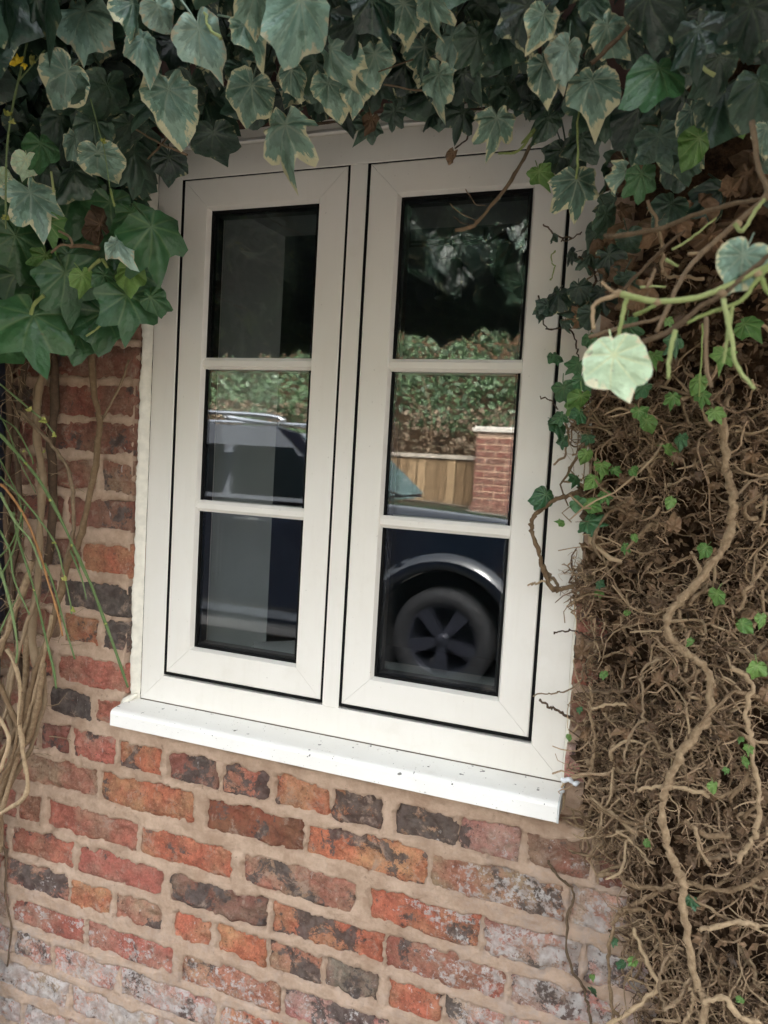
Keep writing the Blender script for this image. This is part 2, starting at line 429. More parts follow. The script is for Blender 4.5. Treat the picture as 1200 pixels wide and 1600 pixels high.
O_, R_, B_, K_, P_, N_ = (0.50, 0.19, 0.10), (0.44, 0.172, 0.115), (0.29, 0.135, 0.095), (0.22, 0.145, 0.115), (0.50, 0.29, 0.23), (0.43, 0.225, 0.145)
W_R = (0.26, 0.10, 0.07)
ROWS = [  # centre height, height, [(x0, x1, colour, soot)]
 (0.875, .056, [(-.60, -.37, W_R, .2), (-.355, -.135, B_, .3), (-.12, -.084, W_R, .1)]),
 (0.795, .056, [(-.60, -.47, B_, .3), (-.455, -.225, W_R, .2), (-.21, -.084, B_, .3)]),
 (0.715, .056, [(-.60, -.345, W_R, .3), (-.33, -.195, B_, .3), (-.18, -.083, W_R, .1)]),
 (0.635, .058, [(-.60, -.43, B_, .3), (-.415, -.20, W_R, .25), (-.185, -.083, W_R, .1)]),
 (0.555, .058, [(-.60, -.345, B_, .4), (-.33, -.083, W_R, .15)]),
 (0.479, .056, [(-.60, -.43, W_R, .3), (-.415, -.305, B_, .4), (-.29, -.083, W_R, .32)]),
 (0.400, .058, [(-.60, -.34, B_, .3), (-.325, -.175, B_, .2), (-.155, -.083, B_, .5)]),
 (0.320, .056, [(-.60, -.43, W_R, .3), (-.415, -.26, W_R, .3), (-.245, -.083, W_R, .3)]),
 (0.228, .060, [(-.60, -.36, B_, .3), (-.345, -.21, B_, .4), (-.198, -.082, O_, .05)]),
 (0.143, .058, [(-.60, -.42, R_, .3), (-.405, -.265, B_, .4), (-.25, -.082, K_, .75)]),
 (0.068, .056, [(-.60, -.40, R_, .3), (-.385, -.255, B_, .3), (-.24, -.152, O_, .2), (-.14, -.081, K_, .7)]),
 (-0.018, .058, [(-.60, -.45, B_, .3), (-.435, -.275, R_, .2), (-.258, -.080, R_, .15)]),
 (-0.095, .054, [(-.60, -.42, R_, .3), (-.405, -.295, B_, .3), (-.28, -.166, K_, .8), (-.152, -.09, R_, .2), (-.075, .02, B_, .4), (.035, .15, R_, .3), (.165, .27, B_, .4), (.285, .50, R_, .3), (.515, .74, R_, .35), (.755, .87, B_, .3), (.885, 1.0, B_, .4), (1.015, 1.13, R_, .4)]),
 (-0.180, .056, [(-.54, -.43, R_, .2), (-.415, -.315, B_, .2), (-.30, -.228, B_, .35), (-.208, -.103, R_, .45), (-.088, .016, O_, .5), (.034, .150, B_, .6), (.166, .264, R_, .5), (.284, .396, O_, .2), (.406, .499, O_, .55), (.531, .642, N_, .55), (.651, .753, P_, .3), (.766, .87, B_, .3), (.885, 1.0, B_, .3)]),
 (-0.260, .062, [(-.60, -.40, R_, .2), (-.385, -.145, N_, .1), (-.131, .098, O_, .22), (.131, .344, (0.27, 0.085, 0.042), .25), (.357, .592, O_, .42), (.602, .833, N_, .35), (.846, .94, P_, .3), (.955, 1.17, B_, .3)]),
 (-0.352, .058, [(-.54, -.37, R_, .2), (-.358, -.298, R_, .1), (-.277, -.039, R_, .08), (-.026, .191, O_, .3), (.222, .455, N_, .42), (.488, .694, O_, .25), (.703, .865, P_, .3), (.88, 1.10, P_, .3)]),
 (-0.434, .056, [(-.60, -.395, R_, .3), (-.378, -.205, R_, .3), (-.189, .031, R_, .2), (.054, .272, (0.26, 0.14, 0.095), .62), (.291, .518, O_, .5), (.528, .747, R_, .3), (.756, .935, P_, .3), (.95, 1.16, P_, .3)]),
 (-0.512, .054, [(-.54, -.415, R_, .3), (-.40, -.214, N_, .5), (-.204, -.098, O_, .1), (-.086, .032, N_, .3), (.064, .153, O_, .05), (.166, .278, O_, .2), (.288, .399, N_, .4), (.409, .514, K_, .5), (.537, .634, O_, .1), (.645, .749, P_, .35), (.764, .87, P_, .3), (.885, .99, P_, .3), (1.0, 1.1, P_, .3)]),
 (-0.597, .056, [(-.60, -.385, P_, .3), (-.37, -.17, R_, .25), (-.155, .064, R_, .25), (.088, .31, N_, .3), (.324, .535, P_, .35), (.55, .76, O_, .2), (.775, .99, P_, .3)]),
 (-0.677, .056, [(-.54, -.38, P_, .3), (-.367, -.255, P_, .35), (-.245, -.075, P_, .35), (-.062, .17, P_, .35), (.185, .40, O_, .25), (.415, .63, P_, .3), (.645, .86, P_, .3), (.875, 1.09, P_, .3)]),
 (-0.758, .056, [(-.60, -.45, P_, .3), (-.435, -.21, P_, .4), (-.195, .03, P_, .3), (.045, .27, P_, .3), (.285, .51, P_, .3), (.525, .75, P_, .3)]),
 (-0.840, .056, [(-.54, -.34, P_, .3), (-.325, -.215, P_, .4), (-.20, -.09, P_, .3), (-.075, .03, P_, .3), (.045, .15, P_, .3), (.165, .27, P_, .3), (.285, .39, P_, .3)]),
 (-0.922, .056, [(-.60, -.45, P_, .3), (-.435, -.21, P_, .4), (-.195, .03, P_, .3), (.045, .27, P_, .3)]),
 (-1.0, .05, [(-.54, -.33, P_, .3), (-.315, -.10, P_, .4), (-.085, .13, P_, .3)]),
 # right of the window, glimpsed through the dead ivy
 (0.228, .058, [(.823, .95, R_, .3), (.965, 1.15, B_, .3)]),
 (0.143, .056, [(.823, .89, R_, .15), (.905, 1.1, B_, .3)]),
 (0.068, .056, [(.823, .94, B_, .3), (.955, 1.15, B_, .3)]),
 (-0.018, .056, [(.823, .90, P_, .3), (.915, 1.1, B_, .3)]),
]
RECT = []
for zc, hh, L in ROWS:
    for (x0, x1, c, s) in L:
        if zc == -.095 and -.08 < x0 and x1 < .88:
            RECT.append((x0 - .003, x1 + .003, -.125, -.103, c, s)); continue
        RECT.append((x0 - .005, x1 + .005, zc - hh / 2 - .005, zc + hh / 2 + .005, c, s))

def make_brick(k, x0, x1, z0, z1, c, soot):
    w, h = x1 - x0, z1 - z0
    nu, nv = max(8, int(w / .0046)), max(6, int(h / .0046))
    U, V = np.meshgrid(np.linspace(0, 1, nu), np.linspace(0, 1, nv), indexing='ij')
    X, Z = x0 + U * w, z0 + V * h
    # slumped, worn outline
    wob = lambda a, s: (fbm(a * 30, k * 3.7, 0, s) - .5)
    sx = 1 - 2 * U; sz = 1 - 2 * V
    X = X + (1 - V * 0) * np.abs(sx) ** 4 * np.sign(sx) * np.clip(wob(Z, 1) * .010 + .0015, -.004, .007)
    Z = Z + np.abs(sz) ** 4 * np.sign(sz) * np.clip(wob(X, 2) * .012 + .001, -.004, .008)
    ex = np.minimum(U, 1 - U) * w; ez = np.minimum(V, 1 - V) * h
    e = np.minimum(ex, ez); corner = np.hypot(np.maximum(0, .014 - ex), np.maximum(0, .014 - ez))
    rough = fbm(X * 40, Z * 55, k, 5, 5) - .5
    pits = sstep(.60, .74, fbm(X * 60, Z * 70, k, 9, 3))
    er = .4 + 1.1 * _h(k, 3, 1, 4)
    Y = FY + .0005 - rough * .014 * er + .0045 * pits + .003 * sstep(.009, 0, e) + 9 * corner ** 2 + (random.random() - .4) * .004
    tilt = (random.random() - .5) * .006; Y = Y + tilt * (U - .5)
    if x1 > OX0 - .02 and x1 < OX0 + .02: Y = np.minimum(Y, FY + .003)     # sharp arris at the window reveal
    P = np.stack([X, Y, Z], -1).reshape(-1, 3)
    F = grid_faces(nu, nv)
    per = [(i, 0) for i in range(nu)] + [(nu - 1, j) for j in range(1, nv)] + [(i, nv - 1) for i in range(nu - 2, -1, -1)] + [(0, j) for j in range(nv - 2, 0, -1)]
    idx = [i * nv + j for i, j in per]; n0 = len(P)
    back = P[idx].copy(); back[:, 1] = 0.03 if abs(x1 - OX0) < .02 or abs(x0 - OX1) < .02 else 0.006
    P = np.vstack([P, back]); n = len(idx)
    F += [(idx[q], n0 + q, n0 + (q + 1) % n, idx[(q + 1) % n]) for q in range(n)]
    cx, cz = (x0 + x1) / 2, (z0 + z1) / 2
    P = P - [cx, 0, cz]
    F = [tuple(reversed(q)) for q in F]
    o = obj('brick', P, F, M['brick'], None, True, (cx, 0, cz))
    j = 1.0 + .3 * random.random()
    o.color = (c[0] * j, c[1] * j * (.92 + .16 * random.random()), c[2] * j, min(1, soot * (1.0 + .5 * random.random())))
    wparent(o)
for k, r in enumerate(RECT): make_brick(k, *r)

# mortar sheet: proud in the joints, sunk behind the bricks
def mortar_sheet(xa, xb, za, zb, st):
    nx, nz = int((xb - xa) / st) + 1, int((zb - za) / st) + 1
    X, Z = np.meshgrid(np.linspace(xa, xb, nx), np.linspace(za, zb, nz), indexing='ij')
    D = np.full(X.shape, -1.0)
    for (x0, x1, z0, z1, _, _) in RECT:
        q = np.minimum(np.minimum(X - x0, x1 - X), np.minimum(Z - z0, z1 - Z))
        D = np.maximum(D, q)
    D = D + (fbm(X * 26, Z * 26, 0, 21, 5) - .5) * .022 + (fbm(X * 110, Z * 110, 0, 23, 3) - .5) * .011
    inside = sstep(.002, .010, D)
    lump = (fbm(X * 22, Z * 30, 0, 31, 5) - .5)
    Y = FY - .0014 - lump * .009 + inside * .0155
    crack = sstep(.012, .0, np.abs(fbm(X * 9, Z * 9, 3, 41, 4) - .5))
    Y = Y + crack * .0025 * (1 - inside)
    zin = (Z > OZ0) & (Z < OZ1)
    for m_, xe in (((X > OX0) & (X < OX0 + .005) & zin, OX0), ((X < OX1) & (X > OX1 - .005) & zin, OX1)):
        X = np.where(m_, xe, X); Y = np.where(m_, .02, Y)
    hole = (X > OX0 + .0001) & (X < OX1 - .0001) & zin
    keep = ~(hole[:-1, :-1] | hole[1:, 1:] | hole[1:, :-1] | hole[:-1, 1:])
    P = np.stack([X, Y, Z], -1).reshape(-1, 3)
    F = [tuple(reversed(q)) for q in grid_faces(nx, nz, keep)]
    F = [tuple(reversed(q)) for q in F]
    wparent(obj('mortar', P, F, M['mortar'], None, True))
mortar_sheet(-.62, 1.2, -1.07, 0.90, .0042)

# ------------------------------------------------------------------ window
W_, GAP = 0.36065, 0.03545
win = tag(empty('window', (0.378, 0, -0.062)), 'cream two-sash casement window with six panes and white projecting sill', 'window')
WI = Matrix.Translation((-0.378, 0, 0.062))
def wp(o): o.parent = win; o.matrix_parent_inverse = WI; return o

def member(g, side, rect, prof, gap=0.0003, closed=True):
    """one mitred member of a rectangular frame; prof = [(inset, Y)]"""
    x0, x1, z0, z1 = rect
    def pt(ix, corner):
        i, y = ix
        return {'bl': (x0 + i, y, z0 + i), 'br': (x1 - i, y, z0 + i), 'tr': (x1 - i, y, z1 - i), 'tl': (x0 + i, y, z1 - i)}[corner]
    a, b = {'bottom': ('bl', 'br'), 'right': ('br', 'tr'), 'top': ('tr', 'tl'), 'left': ('tl', 'bl')}[side]
    A = np.array([pt(p, a) for p in prof]); Bp = np.array([pt(p, b) for p in prof])
    d = (Bp[0] - A[0]) / np.linalg.norm(Bp[0] - A[0])
    A = A + d * gap; Bp = Bp - d * gap
    n = len(prof); rng_ = range(n) if closed else range(n - 1)
    F = [(i, n + i, n + (i + 1) % n, (i + 1) % n) for i in rng_]
    if closed: F += [tuple(range(n)), tuple(range(2 * n - 1, n - 1, -1))]
    g.add([tuple(p) for p in A] + [tuple(p) for p in Bp], F)

NAMES = {'bottom': 'bottom_rail', 'top': 'top_rail', 'left': 'stile', 'right': 'stile'}
# outer frame, 54 mm face, with a stepped head above
GA = 0.0045
fx0, fx1, fz0, fz1 = -0.058, 2 * W_ + GAP + 0.058, -0.062, 1.054
frect = (fx0, fx1, fz0, fz1)
def fprof(wd): return [(0.0, 0.06), (0.0, 0.0015), (0.0015, 0.0), (wd - .0012, 0.0), (wd, 0.0012), (wd, 0.06)]
for s in ('bottom', 'top', 'left', 'right'):
    gq = Geo(); member(gq, s, frect, fprof(0.054 if s in ('top',) else 0.058 if s != 'bottom' else 0.062))
    # keep the mitre square: build each with its own width through a plain sweep
    gq = Geo(); member(gq, s, frect, fprof(0.0565))
    wp(gq.build({'bottom': 'bottom_frame', 'top': 'head_frame'}.get(s, 'jamb_frame'), M['frame']))
gq = Geo(); gq.box((W_ + GA - .0035, 0.0, fz0 + 0.0568), (W_ + GAP - GA + .0035, 0.06, fz1 - 0.0568))
# mullion with pointed ends that run into the head and the bottom rail
mx0, mx1 = W_ + .001, W_ + GAP - .001
mz0, mz1 = fz0 + 0.0568, fz1 - 0.0568
gq = Geo()
gq.add([(mx0, 0, mz0), (mx1, 0, mz0), (mx1, 0, mz1), (mx0, 0, mz1), (mx0, .06, mz0), (mx1, .06, mz0), (mx1, .06, mz1), (mx0, .06, mz1)],
       [(0, 1, 2, 3), (7, 6, 5, 4), (0, 4, 5, 1), (1, 5, 6, 2), (2, 6, 7, 3), (3, 7, 4, 0)])
wp(gq.build('mullion', M['frame']))
# head extension: sloping drip bead and flat strip over the head
gq = Geo()
pr = [(1.0545, .05), (1.0545, -.004), (1.057, -.006), (1.066, .002), (1.083, .002), (1.083, .05)]
for xx in (fx0, fx1): gq.v += [(xx, y, z) for z, y in pr]
n = len(pr); gq.f += [(i, n + i, n + (i + 1) % n, (i + 1) % n) for i in range(n)] + [tuple(range(n)), tuple(range(2 * n - 1, n - 1, -1))]
wp(gq.build('head_extension', M['frame']))

def sash(x0, x1, z0, z1):
    s = empty('sash', ((x0 + x1) / 2, 0, z0)); wp(s)
    SI = Matrix.Translation((-(x0 + x1) / 2, 0, -z0))
    def sp(o): o.parent = s; o.matrix_parent_inverse = SI; return o
    r = (x0, x1, z0, z1)
    prof = [(0.0, 0.05), (0.0, .0018), (.0018, 0.0), (.0535, 0.0), (.0542, .0005), (.0590, .0125), (.0590, .05)]
    for sd_ in ('bottom', 'top', 'left', 'right'):
        q = Geo(); member(q, sd_, r, prof, .00028); sp(q.build(NAMES[sd_], M['frame']))
    gr = (x0 + .0588, x1 - .0588, z0 + .0588, z1 - .0588)
    for sd_ in ('bottom', 'top', 'left', 'right'):
        q = Geo(); member(q, sd_, gr, [(0, .0110), (.0040, .0114), (.0048, .0150), (0, .0150)], 0.0); sp(q.build('gasket', M['gasket']))
        q = Geo(); member(q, sd_, gr, [(0, .0195), (.0095, .0195), (.0095, .0390), (0, .0390)], 0.0); sp(q.build('spacer', M['spacer']))
        q = Geo(); member(q, sd_, gr, [(-.005, .0435), (.0045, .0435), (-.004, .062), (-.012, .062)], 0.0); sp(q.build('inner_bead', M['frame']))
    q = Geo().box((gr[0] - .004, .0152, gr[2] - .004), (gr[1] + .004, .0192, gr[3] + .004)); sp(q.build('pane', M['glass']))
    q = Geo().box((gr[0] - .004, .0392, gr[2] - .004), (gr[1] + .004, .0430, gr[3] + .004)); sp(q.build('inner_pane', M['glass_in']))
    for zb in (0.639, 0.3545):
        for (ya, yb, yc, nm) in ((.0150, .0085, .0035, 'glazing_bar'), (.0432, .050, .054, 'inner_glazing_bar')):
            pr = [(-.0115, ya), (-.0112, yb), (-.0052, yc), (.0052, yc), (.0112, yb), (.0115, ya)]
            q = Geo()
            for xx in (gr[0] - .006, gr[1] + .006): q.v += [(xx, y, zb + zz) for zz, y in pr]
            n = len(pr); q.f += [(i, n + i, n + (i + 1) % n, (i + 1) % n) for i in range(n)] + [tuple(range(n)), tuple(range(2 * n - 1, n - 1, -1))]
            sp(q.build(nm, M['frame']))
    return s
sash(GA, W_ - GA, GA, 1 - GA)
sash(W_ + GAP + GA, 2 * W_ + GAP - GA, GA, 1 - GA)
q = Geo()
for (a, b) in ((-.003, W_ + .003), (W_ + GAP - .003, 2 * W_ + GAP + .003)):
    pass
for k, (a, b) in enumerate(((0.0, W_), (W_ + GAP, 2 * W_ + GAP))):
    for sd_ in ('bottom', 'top', 'left', 'right'):
        q = Geo(); member(q, sd_, (a - .0014, b + .0014, -.0014, 1.0014), [(0, .0012), (.0056, .0012), (.0056, .03), (0, .03)], 0.0)
        wp(q.build('weather_seal', M['gasket']))
# sill with a rounded nose
sx0, sx1 = -0.0745, 0.8165
pr = [(.055, -.0625), (-.002, -.0625), (-.060, -.0675), (-.0655, -.0690), (-.0690, -.0720), (-.0705, -.0765), (-.0705, -.1005), (-.0690, -.1015), (-.0660, -.1010), (-.0640, -.0950), (-.040, -.0935), (.055, -.0935)]
def sprof(xx, dy=0): return [(xx, y, z) for y, z in pr]
q = Geo(); n = len(pr)
xs = np.linspace(sx0, sx1, 24)
for xx in xs: q.v += sprof(xx)
for a in range(len(xs) - 1): q.f += [(a * n + i, a * n + (i + 1) % n, (a + 1) * n + (i + 1) % n, (a + 1) * n + i) for i in range(n)]
q.f += [tuple(range(n - 1, -1, -1)), tuple((len(xs) - 1) * n + i for i in range(n))]
wp(q.build('sill', M['sill']))
# grey end cap on the right end of the sill
q = Geo()
pc = [(y * 1.0 - (.0006 if y < -.02 else 0), z + (.0006 if z > -.08 else -.0006)) for y, z in pr]
for xx in (sx1 + .0002, sx1 + .0032): q.v += [(xx, y, z) for y, z in pc]
q.f += [(i, (i + 1) % n, n + (i + 1) % n, n + i) for i in range(n)] + [tuple(range(n - 1, -1, -1)), tuple(range(n, 2 * n))]
wp(q.build('end_cap', plain('grey_end_cap', (0.55, 0.56, 0.54), 0.45, 0.08)))
# dirt line where frame meets the sill
q = Geo().box((fx0 + .002, -.0012, -.0632), (fx1 - .002, .004, -.0612)); wp(q.build('sill_joint', plain('dirty_joint', (0.12, 0.085, 0.06), 0.9, 0.3, 90)))

# uneven bead of sealant down the left jamb
zz = np.linspace(-.066, 1.06, 190); q = Geo(); nn = 6
for i, z in enumerate(zz):
    e = (fbm(z * 22, 3.1, 0, 51, 4) - .5) * .010 + (fbm(z * 260, 9.1, 0, 52, 2) - .5) * .006 + (.004 if z < -.03 else 0)
    xl = -.0765 + e
    for t_ in np.linspace(0, 1, nn):
        x = fx0 + .0012 + (xl - fx0 - .0012) * t_
        y = -.0012 - .0155 * t_ ** 1.5 - .0008 * math.sin(PI * t_) + (fbm(z * 60, t_ * 3, 0, 53, 3) - .5) * .0025
        if t_ == 1: y += .004
        q.v.append((x, y, z))
q.f = [(i * nn + j, (i + 1) * nn + j, (i + 1) * nn + j + 1, i * nn + j + 1) for i in range(len(zz) - 1) for j in range(nn - 1)]
q.f = [tuple(reversed(a)) for a in q.f]
wp(q.build('sealant', M['seal'], smooth=True))
# thin bead on the right jamb, smear of silver sealant past the sill
q = Geo()
for i, z in enumerate(zz):
    e = (fbm(z * 30, 7.1, 0, 61, 4) - .5) * .006
    for t_ in np.linspace(0, 1, 4):
        q.v.append((fx1 - .001 + (.006 + e) * t_, -.001 - .008 * t_, z))
q.f = [(i * 4 + j, i * 4 + j + 1, (i + 1) * 4 + j + 1, (i + 1) * 4 + j) for i in range(len(zz) - 1) for j in range(3)]
wp(q.build('sealant', M['seal'], smooth=True))
for (pa, pb, r0) in (((877, 1216), (906, 1225), .0034), ((874, 1238), (880, 1234), .0028)):
    P = np.array([at(pa[0] + (pb[0] - pa[0]) * t_, pa[1] + (pb[1] - pa[1]) * t_ + 2.0 * math.sin(t_ * 11), -.03) for t_ in np.linspace(0, 1, 14)])
    v_, f_ = tube(P, [r0 * (.7 + .8 * abs(math.sin(i * 1.9))) for i in range(8)] + [.0008], 7)
    wp(obj('sealant_smear', v_, f_, M['smear'], None, True))
# sealant blob at the left end of the sill
P = np.array([[-.060, -.006, -.052], [-.068, -.014, -.058], [-.077, -.022, -.064], [-.084, -.026, -.072]])
v_, f_ = tube(spline(P, 5), [.003, .0065, .0075, .003], 8); wp(obj('sealant_smear', v_, f_, M['seal'], None, True))
SPECK = [(249, 691)]
# ------------------------------------------------------------------ room behind the window
rv = Geo()
rx0, rx1, rz0, rz1, ry0, ry1 = -0.004, 0.772, -0.012, 0.998, 0.0635, 0.375
room = tag(empty('room', (0.4, 2, GZ)), kind='structure')
def rp(o): o.parent = room; o.matrix_parent_inverse = Matrix.Translation((-0.4, -2, -GZ)); return o
def slab(name, a, b, mat): return rp(Geo().box(a, b).build(name, mat))
# plaster-lined reveal: left side splays into the room
gq = Geo().add([(rx0, ry0, rz0), (.029, ry1, rz0), (.029, ry1, rz1), (rx0, ry0, rz1), (-.07, ry0, rz0), (-.07, ry1, rz0), (-.07, ry1, rz1), (-.07, ry0, rz1)],
               [(0, 1, 2, 3), (7, 6, 5, 4), (0, 4, 5, 1), (1, 5, 6, 2), (2, 6, 7, 3), (3, 7, 4, 0)])
rp(gq.build('reveal_left', M['plaster']))
slab('reveal_right', (rx1, ry0, rz0), (rx1 + .04, ry1, rz1), M['plaster'])
slab('soffit', (-.07, ry0, rz1 + .001), (rx1 + .04, ry1, rz1 + .07), M['plaster'])
slab('window_board', (-.07, ry0, rz0 - .025), (rx1 + .04, ry1 + .012, rz0 - .001), M['plaster'])
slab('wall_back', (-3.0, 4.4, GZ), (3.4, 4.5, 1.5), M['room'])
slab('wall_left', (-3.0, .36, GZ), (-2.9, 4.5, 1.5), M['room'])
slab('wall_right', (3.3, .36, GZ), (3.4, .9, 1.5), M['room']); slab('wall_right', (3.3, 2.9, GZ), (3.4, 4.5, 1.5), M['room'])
slab('wall_right', (3.3, .901, GZ), (3.4, 2.899, -.15), M['room']); slab('wall_right', (3.3, .901, 1.0), (3.4, 2.899, 1.5), M['room'])   # unseen opening, added so daylight brightens the reveal
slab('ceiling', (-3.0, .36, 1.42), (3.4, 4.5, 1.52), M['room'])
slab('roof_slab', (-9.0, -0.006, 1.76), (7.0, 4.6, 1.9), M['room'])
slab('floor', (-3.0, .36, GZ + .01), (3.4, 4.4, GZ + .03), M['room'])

def pendant(px, py, Y, label):
    c = at(px, py, Y); r = empty('pendant_lamp', (c[0], c[1], 1.42)); tag(r, label, 'lamp', 'pendant lamps inside the room')
    v_, f_ = tube([(0, 0, 0), (0, 0, c[2] - 1.42)], .004, 8); obj('cord', v_, f_, M['black'], r)
    z = c[2] - 1.42
    def lathe(name, prof, mat):
        v = [(q_[0] * math.cos(a), q_[0] * math.sin(a), q_[1]) for q_ in prof for a in np.arange(16) * PI / 8]
        f = [(i * 16 + j, i * 16 + (j + 1) % 16, (i + 1) * 16 + (j + 1) % 16, (i + 1) * 16 + j) for i in range(len(prof) - 1) for j in range(16)]
        obj(name, v, f, mat, r, True)
    lathe('cap', [(.001, z + .03), (.016, z + .028), (.018, z), (.04, z - .012), (.042, z - .02), (.001, z - .02)], M['black'])
    lathe('glass_shade', [(.042, z - .021), (.048, z - .03), (.05, z - .15), (.048, z - .15), (.046, z - .03)], M['lampglass'])
    lathe('bulb', [(.001, z - .02), (.012, z - .03), (.024, z - .07), (.018, z - .1), (.001, z - .11)], M['lampglass'])
M['lampglass'] = plain('smoked_lamp_glass', (0.10, 0.12, 0.12), 0.15, 0.1)
pendant(704, 400, 1.35, 'black capped pendant lamp with clear shade seen through the middle of the upper pane')
pendant(798, 375, 1.35, 'black capped pendant lamp with clear shade nearer the ivy, seen through glass')
r = tag(empty('ceiling_track', tuple(at(640, 385, 1.7))), 'dark ceiling track of thin bars inside the room behind the pendant lamps', 'light fitting')
A = at(640, 388, 1.7); Bq = at(762, 382, 1.7); Cq = at(800, 360, 1.4); Dq = at(640, 366, 1.7)
for a, b in ((A, Bq), (Bq, Cq), (Dq, A), (A + [0, 0, .016], Bq + [0, 0, .016])):
    v_, f_ = tube([a - A, b - A], .006, 6); obj('bar', v_, f_, M['black'], r)
v_, f_ = tube([Bq - A, np.array([Bq[0], Bq[1], 1.42]) - A], .02, 6); obj('drop_bar', v_, f_, M['black'], r)
# papers lying on the inner window board
pp = tag(empty('paper_pile', (0.12, .25, rz0)), 'loose pile of pale papers on the inner window board behind the lower pane', 'papers')
M['paper'] = plain('paper', (0.72, 0.74, 0.74), 0.8, 0.05)
for k in range(4):
    z = .002 + .006 * k; a = .3 * k - .4
    P = []
    for i in range(7):
        for j in range(2):
            u, w = (i / 6 - .5) * .2, (j - .5) * .14
            P.append((u * math.cos(a) - w * math.sin(a) + .02 * k, u * math.sin(a) + w * math.cos(a), z + .02 * (i / 6) ** 2 + .004 * k))
    f = [(i * 2, (i + 1) * 2, (i + 1) * 2 + 1, i * 2 + 1) for i in range(6)]
    P += [(p[0], p[1], p[2] - .003) for p in P]
    f += [tuple(q_ + 14 for q_ in reversed(a_)) for a_ in f] + [(0, 14, 16, 2), (1, 3, 17, 15), (0, 1, 15, 14), (12, 26, 27, 13)]
    obj('sheet', P, f, M['paper'], pp)

# ------------------------------------------------------------------ ivy leaves
SHAPES = {
 'fan': [(0, .92), (8, .78), (18, .66), (34, .70), (48, .72), (62, .66), (80, .58), (100, .54), (122, .48), (146, .42), (166, .36), (180, .30)],
 'lobed': [(0, 1.0), (9, .80), (20, .60), (33, .68), (46, .84), (58, .66), (72, .50), (88, .54), (104, .62), (122, .44), (142, .38), (160, .30), (180, .10)],
 'broad': [(0, 1.0), (10, .82), (22, .68), (36, .70), (50, .74), (64, .63), (82, .54), (100, .53), (120, .46), (142, .42), (160, .34), (180, .12)],
 'ovate': [(0, 1.0), (8, .86), (18, .74), (32, .66), (46, .62), (62, .57), (80, .50), (100, .46), (122, .42), (144, .38), (162, .30), (180, .14)],
 'round': [(0, .78), (10, .74), (24, .72), (40, .70), (60, .64), (80, .58), (100, .54), (122, .50), (144, .44), (162, .34), (180, .18)],
}
def leaf_geo(shape, seed, droop, fold, wave, na=36, rings=(.0, .34, .68, 1.0), stalk=True, curl=0.0):
    rs = np.random.default_rng(seed)
    ang = np.linspace(-180, 180, na, endpoint=False)
    a_, r_ = zip(*SHAPES[shape])
    sl_, sr_ = 1 + (rs.random() - .5) * .22, 1 + (rs.random() - .5) * .22
    rad = np.interp(np.abs(ang), a_, r_) * np.where(ang < 0, sl_, sr_) * (1 + (rs.random(na) - .5) * .07)
    rad[np.argmin(np.abs(ang))] = 1.0 * (.92 + .16 * rs.random())
    th = np.radians(ang + (rs.random(na) - .5) * 4)
    V, UVs, RIM = [(0, 0, 0)], [(0, 0)], [0.0]
    ph = rs.random() * 6.28; bend = rs.uniform(-.28, .28); tw = rs.uniform(-.35, .35)
    for k, fr in enumerate(rings[1:]):
        for i in range(na):
            rr = rad[i] * fr
            u, v = rr * math.sin(th[i]), rr * math.cos(th[i])
            z = fold * abs(u) ** 1.2 - droop * (v * abs(v)) - .25 * droop * u * u + wave * fr ** 2 * math.sin(th[i] * 5 + ph) + wave * .5 * fr ** 3 * math.sin(th[i] * 11 + ph * 2)
            v2 = v * (1 - .25 * min(1, abs(droop)))
            if curl:
                R_c = 1.0 / curl; z += -R_c * (1 - math.cos(u / R_c)) ; u2 = R_c * math.sin(u / R_c)
            else: u2 = u * (1 - .18 * abs(fold))
            z += tw * u * v + .5 * wave * math.sin(v * 7 + ph) ; u2 += bend * v * v
            V.append((u2, v2, z)); UVs.append((u, v)); RIM.append(fr)
    F = []
    for i in range(na):
        j = (i + 1) % na
        F.append((0, 1 + j, 1 + i))
        for k in range(len(rings) - 2):
            b = 1 + k * na; F.append((b + i, b + j, b + na + j, b + na + i))
    if stalk:
        k0 = len(V)
        P = spline(np.array([(0, 0.0, -.005), (0.02, -.25, -.10), (0.05, -.55, -.35)]), 3)
        v_, f_ = tube(P, .022, 4, False)
        V += v_; UVs += [(0, 0.02)] * len(v_); RIM += [0.0] * len(v_); F += [tuple(q_ + k0 for q_ in f) for f in f_]
    return np.array(V, float), F, np.array(UVs), np.array(RIM)

def leaf_mesh(name, geo, mat):
    V, F, UV, RIM = geo
    me = mesh_data(name, V, F, mat, True)
    add_leaf_attrs(me, UV, RIM)
    return me
def add_leaf_attrs(me, UV, RIM, RND=None):
    uvl = me.uv_layers.new(name='UVMap')
    li = np.empty(len(me.loops), dtype=np.int32); me.loops.foreach_get('vertex_index', li)
    uvl.data.foreach_set('uv', np.asarray(UV, np.float32)[li].ravel())
    a = me.attributes.new('rim', 'FLOAT', 'POINT'); a.data.foreach_set('value', np.asarray(RIM, np.float32))
    if RND is not None:
        a = me.attributes.new('rnd', 'FLOAT', 'POINT'); a.data.foreach_set('value', np.asarray(RND, np.float32))

